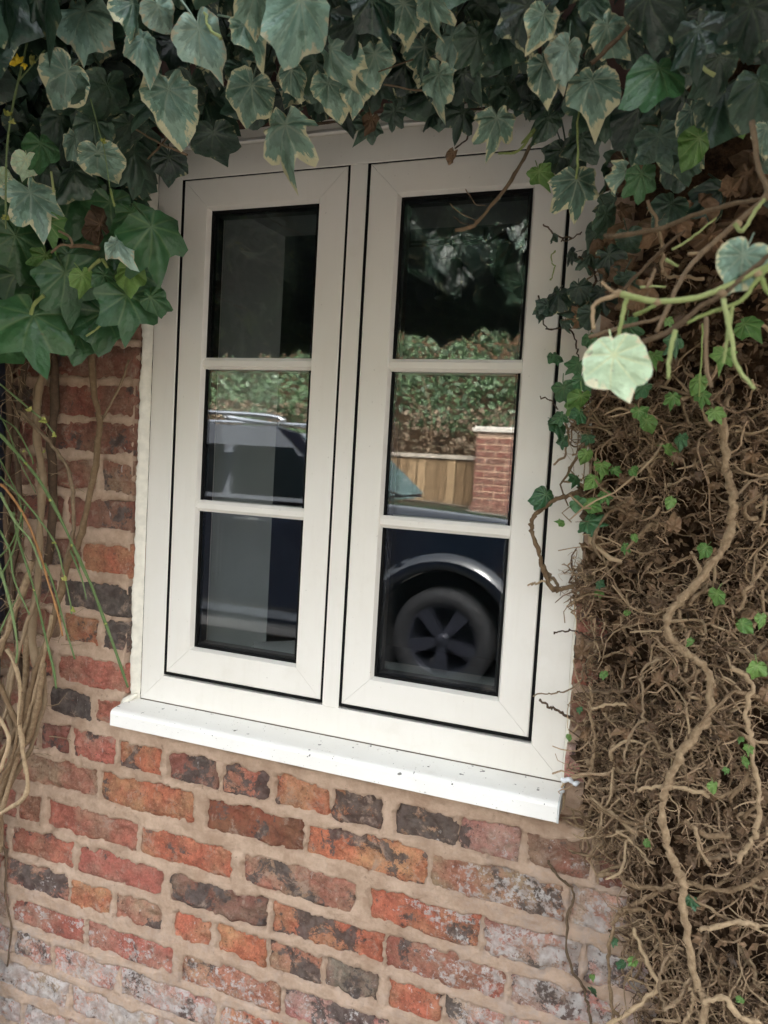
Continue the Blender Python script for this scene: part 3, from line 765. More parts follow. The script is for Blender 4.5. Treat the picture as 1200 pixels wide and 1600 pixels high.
LM = {}
def leafset(key, shapes, mat, droop=(.15, .55), fold=(-.3, .35), wave=(.02, .06), n=6, curl=0.0):
    rs = np.random.default_rng(abs(hash(key)) % 1000 if False else sum(map(ord, key)))
    LM[key] = []
    for k in range(n):
        gme = leaf_geo(shapes[k % len(shapes)], 100 + k + sum(map(ord, key)), rs.uniform(*droop), rs.uniform(*fold), rs.uniform(*wave), curl=curl * rs.uniform(.6, 1.3))
        LM[key].append(leaf_mesh('leaf', gme, M[mat]))
leafset('V', ['broad', 'ovate', 'lobed', 'ovate'], 'var', (.1, 1.0), (-.95, .15), (.04, .12), 16)
leafset('D', ['lobed', 'broad', 'ovate'], 'vardark', (.05, .9), (-.9, .2), (.03, .11), 16)
leafset('G', ['lobed', 'broad'], 'green', (.05, .45), (-.45, .15), (.02, .06), 10)
leafset('Y', ['lobed', 'broad', 'ovate'], 'young', (.1, .7), (-.6, .4), (.03, .08), 9)
leafset('S', ['broad', 'ovate'], 'silver', (.15, .8), (-.9, -.1), (.03, .10), 8)
leafset('P', ['fan', 'round'], 'pale', (.1, .3), (-.15, .05), (.015, .04), 4)
leafset('N', ['round', 'round'], 'var', (.05, .2), (-.15, .05), (.01, .03), 2)
leafset('X', ['broad', 'lobed', 'ovate'], 'dead', (.3, 1.0), (-.5, .5), (.08, .2), 10, curl=2.2)

def leaf_basis(p, tipang, yaw, pitch, roll=0.0):
    """tipang: direction of the tip in the view, 0 = down, 90 = to the right; yaw/pitch tilt the face away from the viewer"""
    back = np.asarray(p) - CAM; back = -back / np.linalg.norm(back)
    up = np.array([0, 0, 1.0]); rt = np.cross(up, back); rt /= np.linalg.norm(rt); up2 = np.cross(back, rt)
    a = math.radians(tipang)
    tip = -up2 * math.cos(a) + rt * math.sin(a)
    nrm = back * math.cos(math.radians(pitch)) * math.cos(math.radians(yaw)) + up2 * math.sin(math.radians(pitch)) + rt * math.sin(math.radians(yaw))
    nrm /= np.linalg.norm(nrm)
    tip = tip - nrm * (tip @ nrm); tip /= np.linalg.norm(tip)
    x = np.cross(tip, nrm)
    return x, tip, nrm

def place_leaf(kind, p, size, tipang, yaw, pitch, parent, var=None, centre=True):
    me = LM[kind][random.randrange(len(LM[kind])) if var is None else var % len(LM[kind])]
    o = bpy.data.objects.new('leaf', me)
    x, t, nn_ = leaf_basis(p, tipang, yaw, pitch)
    p = np.asarray(p, float) - (t * size * .33 if centre else 0)
    Mx = Matrix(((x[0] * size, t[0] * size, nn_[0] * size, p[0]), (x[1] * size, t[1] * size, nn_[1] * size, p[1]), (x[2] * size, t[2] * size, nn_[2] * size, p[2]), (0, 0, 0, 1)))
    o.matrix_basis = Matrix.Translation(-parent.location) @ Mx
    link(o); o.parent = parent
    return o

def hleaf(kind, px, py, wpx, ang, Y, parent, yaw=None, pitch=None, var=None):
    p = at(px, py, Y)
    yaw = random.uniform(-28, 28) if yaw is None else yaw
    pitch = random.uniform(-5, 40) if pitch is None else pitch
    return place_leaf(kind, p, wpx * mpx(p) * .78, ang, yaw, pitch, parent, var)

LOW = [leaf_geo(s, 50 + i, .35, f, .05, na=14, rings=(0, .55, 1.0), stalk=False) for i, (s, f) in enumerate((('lobed', -.2), ('broad', -.3), ('ovate', -.1), ('lobed', .15)))]
_dv = np.array([(0, -.1, 0), (.34, .35, .06), (0, 1, -.12), (-.34, .35, .06), (0, .4, -.02)])
TINY = [(_dv, [(4, 0, 1), (4, 1, 2), (4, 2, 3), (4, 3, 0)], _dv[:, :2], np.array([.9, .9, 1, .9, 0.]))]
def foliage(name, pts, size, mat, parent, face=(0, -1, .45), spread=.8, kind='stuff', down=.8, shapes=None):
    """many small leaves joined into one mass"""
    pts = np.asarray(pts); Vs, Fs, Us, Rs, Ns = [], [], [], [], []; k = 0
    shapes = shapes or LOW
    which = rng.integers(len(shapes), size=len(pts))
    for w_, g_ in enumerate(shapes):
        p = pts[which == w_]; n_ = len(p)
        if not n_: continue
        nrm = np.array(face) + rng.normal(0, spread, (n_, 3)); nrm /= np.linalg.norm(nrm, axis=1)[:, None]
        t = np.stack([rng.normal(0, .5, n_), rng.normal(0, .4, n_), -down + rng.normal(0, .4, n_)], 1)
        t -= nrm * np.sum(t * nrm, 1)[:, None]; t /= np.linalg.norm(t, axis=1)[:, None] + 1e-9
        x = np.cross(t, nrm); s = rng.uniform(*size, n_)[:, None, None]
        V = np.asarray(g_[0])[None] * s
        W = p[:, None] + V[..., :1] * x[:, None] + V[..., 1:2] * t[:, None] + V[..., 2:3] * nrm[:, None]
        m_ = W.shape[1]; Vs.append(W.reshape(-1, 3))
        for sz in (3, 4):
            f_ = np.array([f for f in g_[1] if len(f) == sz], np.int64).reshape(-1, sz)
            if len(f_): Fs += (f_[None] + (k + np.arange(n_) * m_)[:, None, None]).reshape(-1, sz).tolist()
        k += n_ * m_
        Us.append(np.tile(g_[2], (n_, 1))); Rs.append(np.tile(g_[3], n_)); Ns.append(np.repeat(rng.random(n_), m_))
    o = obj(name, np.concatenate(Vs) - np.array(parent.location), Fs, mat, parent, True)
    add_leaf_attrs(o.data, np.concatenate(Us), np.concatenate(Rs), np.concatenate(Ns))
    return tag(o, kind=kind)

def stem(name, pix, rpx, Y, mat, parent, n=5, jit=0.0, taper=1.0, sides=7, rough=1.0):
    """a shoot along photograph pixels; Y one depth or one for each point"""
    ys = np.interp(np.linspace(0, 1, len(pix)), np.linspace(0, 1, np.size(Y)), np.atleast_1d(Y))
    P = np.array([at(x, y, yy) for (x, y), yy in zip(pix, ys)])
    r = rpx * mpx(P[len(P) // 2])
    Q = spline(P, n)
    if jit: Q = Q + (np.stack([vnoise(np.arange(len(Q)) * .9, i * 7.3 + pix[0][0]) for i in range(3)], 1) - .5) * jit
    R = r * np.linspace(1, taper, len(Q)) * (1 + (vnoise(np.arange(len(Q)) * .8, pix[0][1] * .37) - .5) * .5 * rough + (vnoise(np.arange(len(Q)) * 2.3, pix[0][1] * .71) - .5) * .3 * rough)
    v_, f_ = tube(Q - np.array(parent.location), list(R), sides)
    return obj(name, v_, f_, mat, parent, True)

# ---- variegated ivy over the head of the window
iv = tag(empty('variegated_ivy', (0.3, -.05, 1.1)), 'variegated ivy with cream-edged leaves hanging over the window head', 'ivy')
HV = [  # kind, px, py, width px, tip angle, Y
 ('S', 125, 40, 112, 5, -.34, -8, 18, 0), ('V', 88, 130, 98, -32, -.34, -10, 15, 1), ('S', 228, 80, 100, 0, -.36, 5, 20, 3), ('S', 322, 78, 118, 22, -.40, -5, 22, 2),
 ('S', 466, 38, 150, 4, -.48, 0, 15, 0), ('V', 268, 168, 128, 4, -.30, -5, 12, 3), ('V', 385, 158, 105, -8, -.30, 12, 15, 4), ('V', 438, 222, 108, 3, -.27, -14, 20, 2),
 ('D', 338, 232, 84, 6, -.22, 5, 15, 1), ('D', 170, 165, 118, 10, -.28, 10, 20, 1), ('D', 155, 205, 80, 14, -.26, 10, 30, 4), ('V', 120, 228, 74, 20, -.24, -10, 10, 0),
 ('G', 68, 240, 74, 8, -.25, 0, 25, 1), ('V', 158, 262, 84, 8, -.25, 10, 10, 5), ('P', 40, 262, 46, 5, -.26, 20, 20, 1), ('P', 2, 288, 60, 5, -.28, 0, 20, 0),
 ('V', 60, 325, 100, 12, -.26, -5, 45, 6), ('V', 398, 60, 90, 30, -.38, 20, 20, 7), ('V', 400, 20, 100, 10, -.42, 0, 10, 5), ('S', 262, 30, 84, 40, -.4, 0, 10, 1),
 ('V', 212, 25, 80, -10, -.4, 25, 10, 8), ('D', 50, 15, 90, -5, -.4, 0, 25, 3), ('D', 300, 150, 90, 10, -.24, 0, 10, 6), ('V', 150, 90, 60, -12, -.30, 30, 10, 2),
 ('V', 520, 105, 96, 5, -.34, -15, 15, 0), ('D', 560, 60, 104, -4, -.34, 10, 15, 4), ('V', 520, 150, 84, 12, -.28, 10, 15, 3), ('D', 490, 120, 84, -6, -.3, 10, 25, 7),
 ('V', 555, 145, 80, 0, -.27, 0, 20, 7), ('V', 585, 110, 96, 8, -.28, -10, 10, 1), ('V', 635, 35, 104, 4, -.36, 10, 20, 4), ('V', 668, 20, 84, -10, -.38, -20, 10, 6),
 ('D', 735, 110, 104, 6, -.26, 0, 15, 0), ('D', 690, 125, 84, -6, -.24, 0, 20, 5), ('D', 752, 85, 100, 10, -.28, 18, 10, 1), ('D', 718, 190, 60, -14, -.2, 10, 15, 3),
 ('D', 668, 182, 44, -70, -.16, 0, 40, 2), ('D', 612, 186, 44, -20, -.16, 10, 30, 8), ('D', 570, 205, 58, -35, -.17, 0, 35, 0), ('D', 540, 190, 60, 10, -.18, 0, 20, 4),
 ('V', 778, 204, 76, 8, -.22, 15, 15, 2), ('S', 880, 100, 88, -12, -.32, 20, 10, 1), ('V', 852, 122, 92, 16, -.30, -12, 15, 3), ('V', 922, 150, 104, 2, -.29, 0, 10, 0),
 ('V', 965, 62, 100, 42, -.34, -10, 15, 5), ('D', 900, 235, 84, -4, -.2, 0, 20, 1), ('D', 945, 160, 110, 12, -.24, 12, 15, 7), ('D', 850, 200, 70, -10, -.22, 0, 20, 5),
 ('G', 1032, 128, 128, -4, -.36, -5, 25, 1), ('D', 1120, 170, 130, -10, -.34, 8, 20, 6), ('V', 1085, 185, 80, 10, -.30, 0, 20, 8), ('D', 1195, 150, 120, 4, -.38, 0, 20, 3),
 ('V', 905, 305, 100, 4, -.18, -8, 22, 2), ('Y', 845, 280, 54, 12, -.17, 10, 15, 0), ('V', 974, 282, 64, -16, -.2, 38, 10, 5), ('G', 1003, 290, 64, 4, -.18, 30, 10, 4),
 ('D', 880, 255, 78, 6, -.17, 0, 20, 4), ('Y', 1085, 232, 74, -30, -.3, 40, 20, 3), ('Y', 1158, 195, 44, 20, -.33, 10, 10, 2), ('V', 1198, 214, 56, 0, -.40, -10, 10, 1),
 ('D', 820, 40, 110, 6, -.36, 5, 20, 8), ('D', 1010, 30, 120, 0, -.40, 0, 20, 2), ('D', 1090, 70, 120, 12, -.42, 0, 20, 5), ('D', 1170, 50, 130, -8, -.44, 8, 15, 1),
 ('D', 780, 60, 100, -8, -.3, 0, 20, 6), ('D', 590, 25, 110, 10, -.4, 10, 20, 2), ('S', 700, 80, 84, 5, -.28, -30, 10, 4), ('D', 795, 150, 70, 4, -.2, 0, 15, 3),
 ('D', 1030, 235, 90, 4, -.24, 0, 30, 4), ('D', 990, 215, 90, -8, -.22, 10, 20, 2), ('D', 1130, 115, 90, 20, -.36, 10, 20, 0), ('D', 1060, 270, 74, 8, -.2, 0, 25, 7),
 ('D', 945, 350, 60, 6, -.12, 30, 10, 5), ('D', 960, 325, 50, -4, -.12, 30, 10, 2), ('V', 845, 45, 80, -12, -.36, 10, 10, 7), ('V', 460, 130, 76, 10, -.32, 10, 10, 5),
 ('D', 215, 260, 90, 6, -.16, 0, 15, 2), ('D', 265, 262, 60, 0, -.14, 10, 15, 5), ('D', 205, 215, 84, 16, -.2, 10, 15, 8), ('D', 110, 285, 80, 4, -.2, 0, 20, 3),
]
for h in HV:
    hleaf(h[0], h[1], h[2], h[3] * random.uniform(.86, 1.04), h[4] + random.uniform(-9, 9), h[5], iv, h[6] + random.uniform(-26, 26), h[7] + random.uniform(-22, 26), h[8] + 4 * random.randrange(3))
# filler leaves behind the leading ones
fill = []
for i in range(165):
    px = rng.uniform(-40, 1240); lim = np.interp(px, [0, 120, 250, 300, 520, 700, 780, 860, 950, 1250], [300, 290, 235, 215, 175, 165, 175, 250, 330, 330])
    py = rng.uniform(-140, lim - 8)
    if px < 95 and py < 260: continue
    Y = rng.uniform(-.24, -.09) - .14 * sstep(200, -60, py)
    hleaf(('D', 'D', 'D', 'D', 'V')[rng.integers(5)], px, py, rng.uniform(48, 105), rng.normal(0, 34), Y, iv, rng.uniform(-48, 48), rng.uniform(-25, 55))
for i in range(42):
    px = rng.uniform(285, 880); lim = np.interp(px, [285, 520, 700, 880], [205, 172, 158, 200])
    hleaf('D', px, lim - rng.uniform(8, 60), rng.uniform(40, 66), rng.normal(0, 40), rng.uniform(-.07, -.035), iv)
# deep shade foliage, the canopy over the viewer's head and beside it
pts = []
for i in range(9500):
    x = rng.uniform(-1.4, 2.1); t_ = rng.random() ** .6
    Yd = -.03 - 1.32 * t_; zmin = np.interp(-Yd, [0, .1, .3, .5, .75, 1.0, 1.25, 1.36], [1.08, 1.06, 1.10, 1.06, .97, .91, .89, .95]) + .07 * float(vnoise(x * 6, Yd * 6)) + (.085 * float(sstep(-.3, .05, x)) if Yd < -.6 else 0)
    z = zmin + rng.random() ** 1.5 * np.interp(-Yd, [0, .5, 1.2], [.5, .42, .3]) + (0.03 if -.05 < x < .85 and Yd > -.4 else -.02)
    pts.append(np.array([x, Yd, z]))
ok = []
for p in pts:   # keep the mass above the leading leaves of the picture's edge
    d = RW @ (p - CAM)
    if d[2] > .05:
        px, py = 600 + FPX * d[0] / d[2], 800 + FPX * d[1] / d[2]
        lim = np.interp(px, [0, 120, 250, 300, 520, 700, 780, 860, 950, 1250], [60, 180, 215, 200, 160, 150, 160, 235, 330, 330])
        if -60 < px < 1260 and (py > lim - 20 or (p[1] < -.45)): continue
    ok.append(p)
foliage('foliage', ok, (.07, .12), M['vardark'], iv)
# woody stems and stalks in the canopy
for pix, r_, Y, mt in (
    ([(190, 190), (215, 205), (260, 228), (292, 242)], 1.8, -.2, 'brownstem'), ([(232, 248), (252, 226), (262, 214)], 1.5, -.18, 'brownstem'),
    ([(1012, 15), (1060, 72), (1117, 118)], 3.0, -.38, 'sgreen'), ([(925, 100), (965, 60), (1010, 18), (1040, 22), (1075, 60), (1110, 85), (1160, 92)], 3.6, -.34, 'brownstem'),
    ([(850, 190), (815, 225), (845, 190), (865, 175)], 1.6, -.2, 'sgreen'), ([(780, 240), (810, 235), (832, 210)], 2.2, -.2, 'sgreen'),
    ([(848, 190), (836, 215), (815, 255), (790, 295), (765, 325), (745, 348), (735, 355), (712, 360)], 3.0, -.08, 'brownstem'),
    ([(748, 346), (730, 340), (715, 330), (704, 318)], .8, -.06, 'brownstem'), ([(758, 322), (742, 318), (728, 295)], .8, -.06, 'brownstem'), ([(735, 353), (722, 348), (710, 338)], .7, -.06, 'brownstem'),
    ([(735, 208), (728, 218), (712, 232)], 1.3, -.17, 'darkstem'), ([(903, 165), (903, 230), (902, 280)], 1.8, -.24, 'sgreen'),
    ([(525, 115), (570, 118), (645, 92)], 1.2, -.27, 'brownstem'), ([(600, 132), (640, 140), (690, 138)], 1.3, -.2, 'brownstem'), ([(785, 92), (815, 95), (850, 90)], 1.8, -.26, 'sgreen'),
    ([(320, 20), (328, 45), (345, 60)], 2.6, -.44, 'sgreen'), ([(640, 178), (700, 172), (760, 170)], 2, -.1, 'darkstem'), ([(480, 195), (560, 188), (650, 176)], 2, -.1, 'darkstem'),
    ([(990, 185), (1010, 195), (1060, 196)], 1.6, -.22, 'brownstem')):
    stem('stem', pix, r_, Y, M[mt], iv, jit=.003)
hleaf('X', 705, 244, 24, -30, -.16, iv, 20, 20); hleaf('X', 580, 195, 34, -8, -.18, iv, 30, 10)
# ---- plain green ivy left of the window
ig = tag(empty('green_ivy', (-.25, -.05, .8)), 'plain green ivy with large lobed leaves spilling over the frame beside the brick', 'ivy')
HG = [('G', 50, 525, 150, 0, -.22, -5, 18, 0), ('G', 250, 385, 138, 22, -.20, -8, 12, 2), ('G', 112, 455, 120, 22, -.19, 0, 20, 4), ('G', 205, 488, 122, 10, -.18, 0, 15, 6),
 ('G', 248, 468, 56, 80, -.16, 0, 15, 1), ('G', 120, 320, 120, 12, -.16, 10, 20, 3), ('Y', 76, 360, 66, 2, -.24, -10, 35, 0), ('S', 190, 388, 70, 20, -.24, 0, 40, 1),
 ('G', 28, 395, 110, 8, -.18, 10, 20, 5), ('Y', 70, 412, 54, -8, -.2, 20, 20, 3), ('G', 110, 415, 70, 6, -.18, 0, 20, 7), ('Y', 200, 432, 66, 4, -.2, -10, 25, 2),
 ('G', 165, 440, 54, -4, -.18, 20, 20, 5), ('Y', 132, 442, 54, 12, -.21, 30, 15, 4), ('G', 105, 515, 92, 14, -.16, 0, 15, 1), ('G', 165, 510, 100, 8, -.12, 0, 20, 3),
 ('G', 215, 445, 84, 4, -.14, 0, 20, 5), ('G', 20, 455, 110, -6, -.14, 0, 20, 7), ('G', 180, 340, 100, 16, -.13, 0, 15, 0), ('G', 25, 330, 90, 0, -.14, 0, 20, 2),
 ('G', 140, 385, 90, 0, -.12, 0, 25, 4), ('G', 210, 350, 90, 10, -.12, 0, 25, 6), ('G', 70, 470, 100, -8, -.13, 0, 25, 1), ('G', 125, 540, 70, 4, -.11, 0, 20, 3), ('G', 0, 540, 90, -14, -.16, 0, 20, 5),
 ('X', 155, 335, 62, 178, -.2, 40, 10, 0), ('X', 150, 365, 44, 20, -.19, 20, 10, 3)]
for h in HG: hleaf(h[0], h[1], h[2], h[3] * .92, h[4], h[5], ig, h[6] + random.uniform(-16, 16), h[7] + random.uniform(-14, 14), h[8])
for i in range(46):
    px, py = rng.uniform(-60, 225), rng.uniform(285, 500)
    if px > 150 and py > 460: continue
    hleaf('G' if rng.random() < .6 else 'D', px, py, rng.uniform(70, 105), rng.normal(5, 18), rng.uniform(-.11, -.04), ig)
foliage('foliage', [np.array([rng.uniform(-.62, -.06), rng.uniform(-.09, -.03), rng.uniform(.80, 1.3)]) for i in range(260)] + [np.array([rng.uniform(-1.5, -.72), rng.uniform(-.5, -.03), rng.uniform(.35, 1.3)]) for i in range(1500)], (.05, .095), M['vardark'], ig)  # second batch hangs out of view at far left, added to shade the wall
for pix, r_, Y, mt in (([(48, 492), (54, 475), (68, 462)], 3.0, -.23, 'sgreen'), ([(110, 385), (128, 384), (155, 388)], 3.4, -.22, 'stem'), ([(80, 395), (95, 383), (112, 383), (108, 370), (92, 361)], 2.0, -.23, 'brownstem'),
    ([(158, 405), (145, 415), (134, 428)], 2.6, -.2, 'sgreen'), ([(160, 405), (168, 418)], 2.2, -.2, 'sgreen'), ([(135, 525), (150, 515), (160, 505)], 1.6, -.17, 'sgreen'), ([(80, 268), (84, 300)], 1.8, -.26, 'sgreen'), ([(172, 295), (179, 322)], 1.7, -.25, 'sgreen')):
    stem('stem', pix, r_, Y, M[mt], ig)

# ---- winter jasmine at the left edge
jz = tag(empty('winter_jasmine', (-.45, -.1, GZ)), 'winter jasmine with thin green shoots and tan woody stems against the brick', 'shrub')
for pix, r_, Y, mt in (
    ([(138, 520), (141, 550), (151, 637), (156, 659), (151, 714), (140, 777), (125, 841), (107, 880), (87, 957), (70, 1013), (53, 1058), (37, 1117), (6, 1173), (-30, 1230)], 5.2, (-.07, -.11), 'stem'),
    ([(160, 655), (188, 600), (201, 563)], 2.0, -.06, 'brownstem'),
    ([(30, 640), (59, 672), (87, 703), (105, 731), (114, 777), (115, 812), (113, 841), (96, 900)], 3.0, -.09, 'brownstem'),
    ([(76, 540), (72, 572), (59, 616), (58, 681), (66, 747), (63, 823), (59, 900), (50, 990), (58, 1060), (40, 1140), (0, 1260)], 6.0, (-.05, -.09), 'brownstem'),
    ([(40, 540), (37, 578), (26, 655), (28, 725), (33, 812), (20, 900), (25, 990), (40, 1080), (44, 1150)], 4.2, -.06, 'darkstem'),
    ([(84, 540), (86, 620), (80, 700), (84, 790), (74, 880)], 6.5, -.04, 'darkstem'), ([(12, 560), (16, 680), (8, 790), (14, 900)], 5.0, -.05, 'darkstem'),
    ([(51, 878), (25, 951), (6, 1002), (-20, 1060)], 5.0, -.1, 'stem'), ([(11, 1013), (31, 1064), (31, 1131), (37, 1182), (42, 1210), (39, 1244), (0, 1272), (-30, 1290)], 3.6, -.12, 'stem'),
    ([(-5, 1060), (22, 1120), (33, 1150)], 4.0, -.12, 'stem'), ([(67, 1036), (60, 1092), (48, 1145), (17, 1196), (0, 1241), (-25, 1290)], 5.0, -.1, 'stem'),
    ([(45, 990), (38, 1070), (26, 1150), (10, 1215), (-10, 1290)], 5.5, -.08, 'stem'), ([(62, 1010), (70, 1080), (52, 1160), (30, 1200), (5, 1250), (0, 1330)], 4.0, -.07, 'brownstem'),
    ([(30, 1000), (12, 1090), (20, 1170), (4, 1240), (-10, 1330)], 4.5, -.09, 'brownstem'), ([(82, 960), (62, 1060), (44, 1120), (14, 1230), (-8, 1300)], 3.4, -.1, 'stem'),
    ([(20, 1020), (34, 1100), (20, 1180), (-10, 1240)], 3.0, -.12, 'stem'), ([(58, 930), (34, 1000), (14, 1090), (0, 1140)], 3.2, -.11, 'brownstem'),
    ([(0, 1120), (14, 1160), (0, 1205)], 3, -.13, 'stem'), ([(0, 1290), (10, 1350), (8, 1400), (18, 1450), (12, 1510)], 1.4, -.03, 'darkstem')):
    stem('woody_stem', pix, r_, Y, M[mt], jz, jit=.004)
GR = [([(-10, 670), (0, 679), (22, 703), (59, 747), (87, 795), (114, 852), (136, 900), (146, 923), (169, 985), (186, 1033), (200, 1074)], 3.6, (-.16, -.06), 'jgreen'),
    ([(-10, 592), (0, 600), (44, 637), (70, 659), (88, 682)], 2.4, -.16, 'jgreen'), ([(0, 653), (25, 670), (48, 712), (52, 725)], 1.8, -.13, 'jgreen'),
    ([(0, 745), (39, 784), (83, 843), (98, 889), (110, 943), (112, 960)], 2.2, -.12, 'jgreen'), ([(20, 800), (31, 850), (53, 920), (73, 1002), (84, 1047), (88, 1076)], 3.0, -.12, 'jgreen'),
    ([(-5, 755), (9, 764), (39, 808), (63, 867), (74, 905), (90, 957), (98, 994)], 2.5, -.13, 'orange'), ([(70, 880), (84, 915), (101, 977), (117, 1030)], 2.2, -.1, 'jgreen'),
    ([(-5, 870), (0, 887), (17, 948), (27, 1007), (25, 1036)], 3.0, -.15, 'jgreen'), ([(-5, 910), (12, 880), (24, 850), (34, 800)], 2.0, -.14, 'jgreen'),
    ([(0, 770), (24, 815), (48, 845), (66, 890)], 2.8, -.14, 'jgreen'), ([(110, 860), (128, 905), (135, 937)], 2.0, -.1, 'jgreen'), ([(-4, 710), (30, 780), (36, 840)], 1.6, -.11, 'jgreen'),
    ([(0, 870), (20, 845), (40, 790)], 2.0, -.12, 'jgreen'), ([(-5, 820), (15, 860), (22, 905), (46, 960)], 2.4, -.14, 'jgreen'),
    ([(58, -10), (48, 40), (36, 95), (20, 165), (11, 230), (9, 300), (9, 358)], 2.6, (-.34, -.3), 'jgreen'), ([(30, 125), (45, 108), (70, 78)], 1.8, -.33, 'jgreen'),
    ([(128, 112), (140, 150), (155, 205), (163, 235), (172, 295)], 1.4, -.3, 'jgreen'),
    ([(-5, 640), (14, 676), (30, 720), (56, 770)], 1.4, -.12, 'jgreen'), ([(-5, 1000), (12, 960), (30, 930)], 1.6, -.13, 'jgreen')]
for pix, r_, Y, mt in GR: stem('green_shoot', pix, r_ * .8, Y, M[mt], jz, taper=.7)
def bud(px, py, s, Y, mat='bud', n=5, name='bud'):
    c = at(px, py, Y); q = Geo()
    for k in range(n):
        d = np.array([random.uniform(-1, 1), random.uniform(-1, .2), random.uniform(-.6, 1)]); d /= np.linalg.norm(d)
        L = s * mpx(c)
        q.tube([c, c + d * L * .5, c + d * L], [L * .16, L * .3, L * .05], 5)
    q.v = [tuple(np.array(p) - np.array(jz.location)) for p in q.v]
    q.build(name, M[mat], jz, True)
for b_ in ((47, 642, 8, -.165), (70, 658, 9, -.165), (86, 680, 6, -.165), (38, 705, 4, -.14), (69, 706, 4, -.12), (103, 905, 8, -.13), (115, 954, 7, -.12), (12, 180, 10, -.33), (20, 192, 7, -.33), (48, 94, 10, -.34), (162, 222, 7, -.3), (9, 340, 7, -.3), (14, 342, 6, -.3), (85, 848, 4, -.13), (53, 922, 3, -.13), (40, 725, 4, -.15), (80, 782, 4, -.15), (165, 975, 3, -.09), (113, 852, 3, -.12)): bud(*b_)
bud(27, 98, 14, -.35, 'yellow', 9, 'flower'); bud(39, 101, 8, -.35, 'yellow', 5, 'flower_bud'); bud(20, 87, 7, -.35, 'orange', 3, 'flower_bud')
# fine twigs of the jasmine, tangled: too many to pick apart
q = Geo()
for i in range(210):
    px, py = rng.uniform(-30, 100), rng.uniform(560, 1180)
    if px > 60 and rng.random() < .6: px -= 50
    p = at(px, py, rng.uniform(-.1, -.04)); d = np.array([rng.normal(), rng.normal() * .4, rng.normal()]); d /= np.linalg.norm(d)
    L = rng.uniform(.02, .075); P = [p]
    for k in range(4):
        d = d + rng.normal(0, .3, 3); d /= np.linalg.norm(d); P.append(P[-1] + d * L / 4)
    q.tube(P, [rng.uniform(.0006, .0013), .0004], 4, False)
q.v = [tuple(np.array(p) - np.array(jz.location)) for p in q.v]
tag(q.build('twig_tangle', M['brownstem'], jz), kind='stuff')

# ---- black downpipe at the far left
dp = tag(empty('downpipe', (-.423, -.062, GZ)), 'black downpipe with a collar behind the jasmine stems', 'pipe')
def pipe(name, prof):
    v = [(r_ * math.cos(a), r_ * math.sin(a), z - GZ) for r_, z in prof for a in np.arange(20) * PI / 10]
    f = [(i * 20 + j, i * 20 + (j + 1) % 20, (i + 1) * 20 + (j + 1) % 20, (i + 1) * 20 + j) for i in range(len(prof) - 1) for j in range(20)]
    obj(name, v, f, M['pipe'], dp, True)
pipe('pipe', [(.030, GZ), (.030, 1.7)]); pipe('collar', [(.030, .055), (.038, .058), (.039, .075), (.0365, .08), (.0365, .34), (.039, .345), (.039, .36), (.030, .365)])

# ------------------------------------------------------------------ dead ivy mat on the right
dm = tag(empty('dead_ivy', (1.0, -.05, GZ)), 'dead ivy mat of tangled brown roots and stems on the wall beside the window', 'ivy')
DL = np.array(dm.location)
EZ = [-1.05, -.7, -.5, -.38, -.2, -.12, -.03, .05, .10, .22, .26, .45, .58, .8, 1.3]
EX = [1.07, 1.03, 1.00, .97, .915, .86, .825, .828, .850, .850, .818, .808, .812, .845, .86]
def edge(z): return np.interp(z, EZ, EX)
def thick(x, z):
    t = sstep(0, .20, x - edge(z))
    return .012 + (.085 + .05 * sstep(.35, -.4, z)) * t
nx, nz = 110, 330
X, Z = np.meshgrid(np.linspace(.80, 1.75, nx), np.linspace(GZ, 1.45, nz), indexing='ij')
lum = fbm(X * 16, Z * 16, 0, 71, 5) - .5
Y = np.minimum(-.030 - .003 * lum, -.012 - np.maximum(0, thick(X, Z) - .02) * .75 - lum * .075 * sstep(0, .1, X - edge(Z)))
keep = (X - edge(Z) + (fbm(X * 30, Z * 30, 0, 72) - .5) * .05 > .012)[:-1, :-1]
P = np.stack([X, Y, Z], -1).reshape(-1, 3) - DL
tag(obj('litter_mat', P, [tuple(q_) for q_ in grid_faces(nx, nz, keep)], M['litter'], dm, True), kind='stuff')

def tubes_batch(P, R, n=5):
    """P (N, K, 3) paths, R (N, K) radii -> vertices, quads"""
    N, K, _ = P.shape
    T = np.gradient(P, axis=1); T /= np.linalg.norm(T, axis=2, keepdims=True) + 1e-9
    u = np.cross(T[:, 0], [0.31, 0.77, 0.55]); V = np.empty((N, K, n, 3)); ang = np.arange(n) * 2 * PI / n
    for i in range(K):
        u = u - T[:, i] * np.sum(u * T[:, i], 1)[:, None]; u /= np.linalg.norm(u, axis=1)[:, None] + 1e-9
        w = np.cross(T[:, i], u)
        V[:, i] = P[:, i, None] + R[:, i, None, None] * (np.cos(ang)[None, :, None] * u[:, None] + np.sin(ang)[None, :, None] * w[:, None])
    f = np.array([(i * n + j_, i * n + (j_ + 1) % n, (i + 1) * n + (j_ + 1) % n, (i + 1) * n + j_) for i in range(K - 1) for j_ in range(n)])
    F = (f[None] + (np.arange(N) * K * n)[:, None, None]).reshape(-1, 4)
    return V.reshape(-1, 3), F
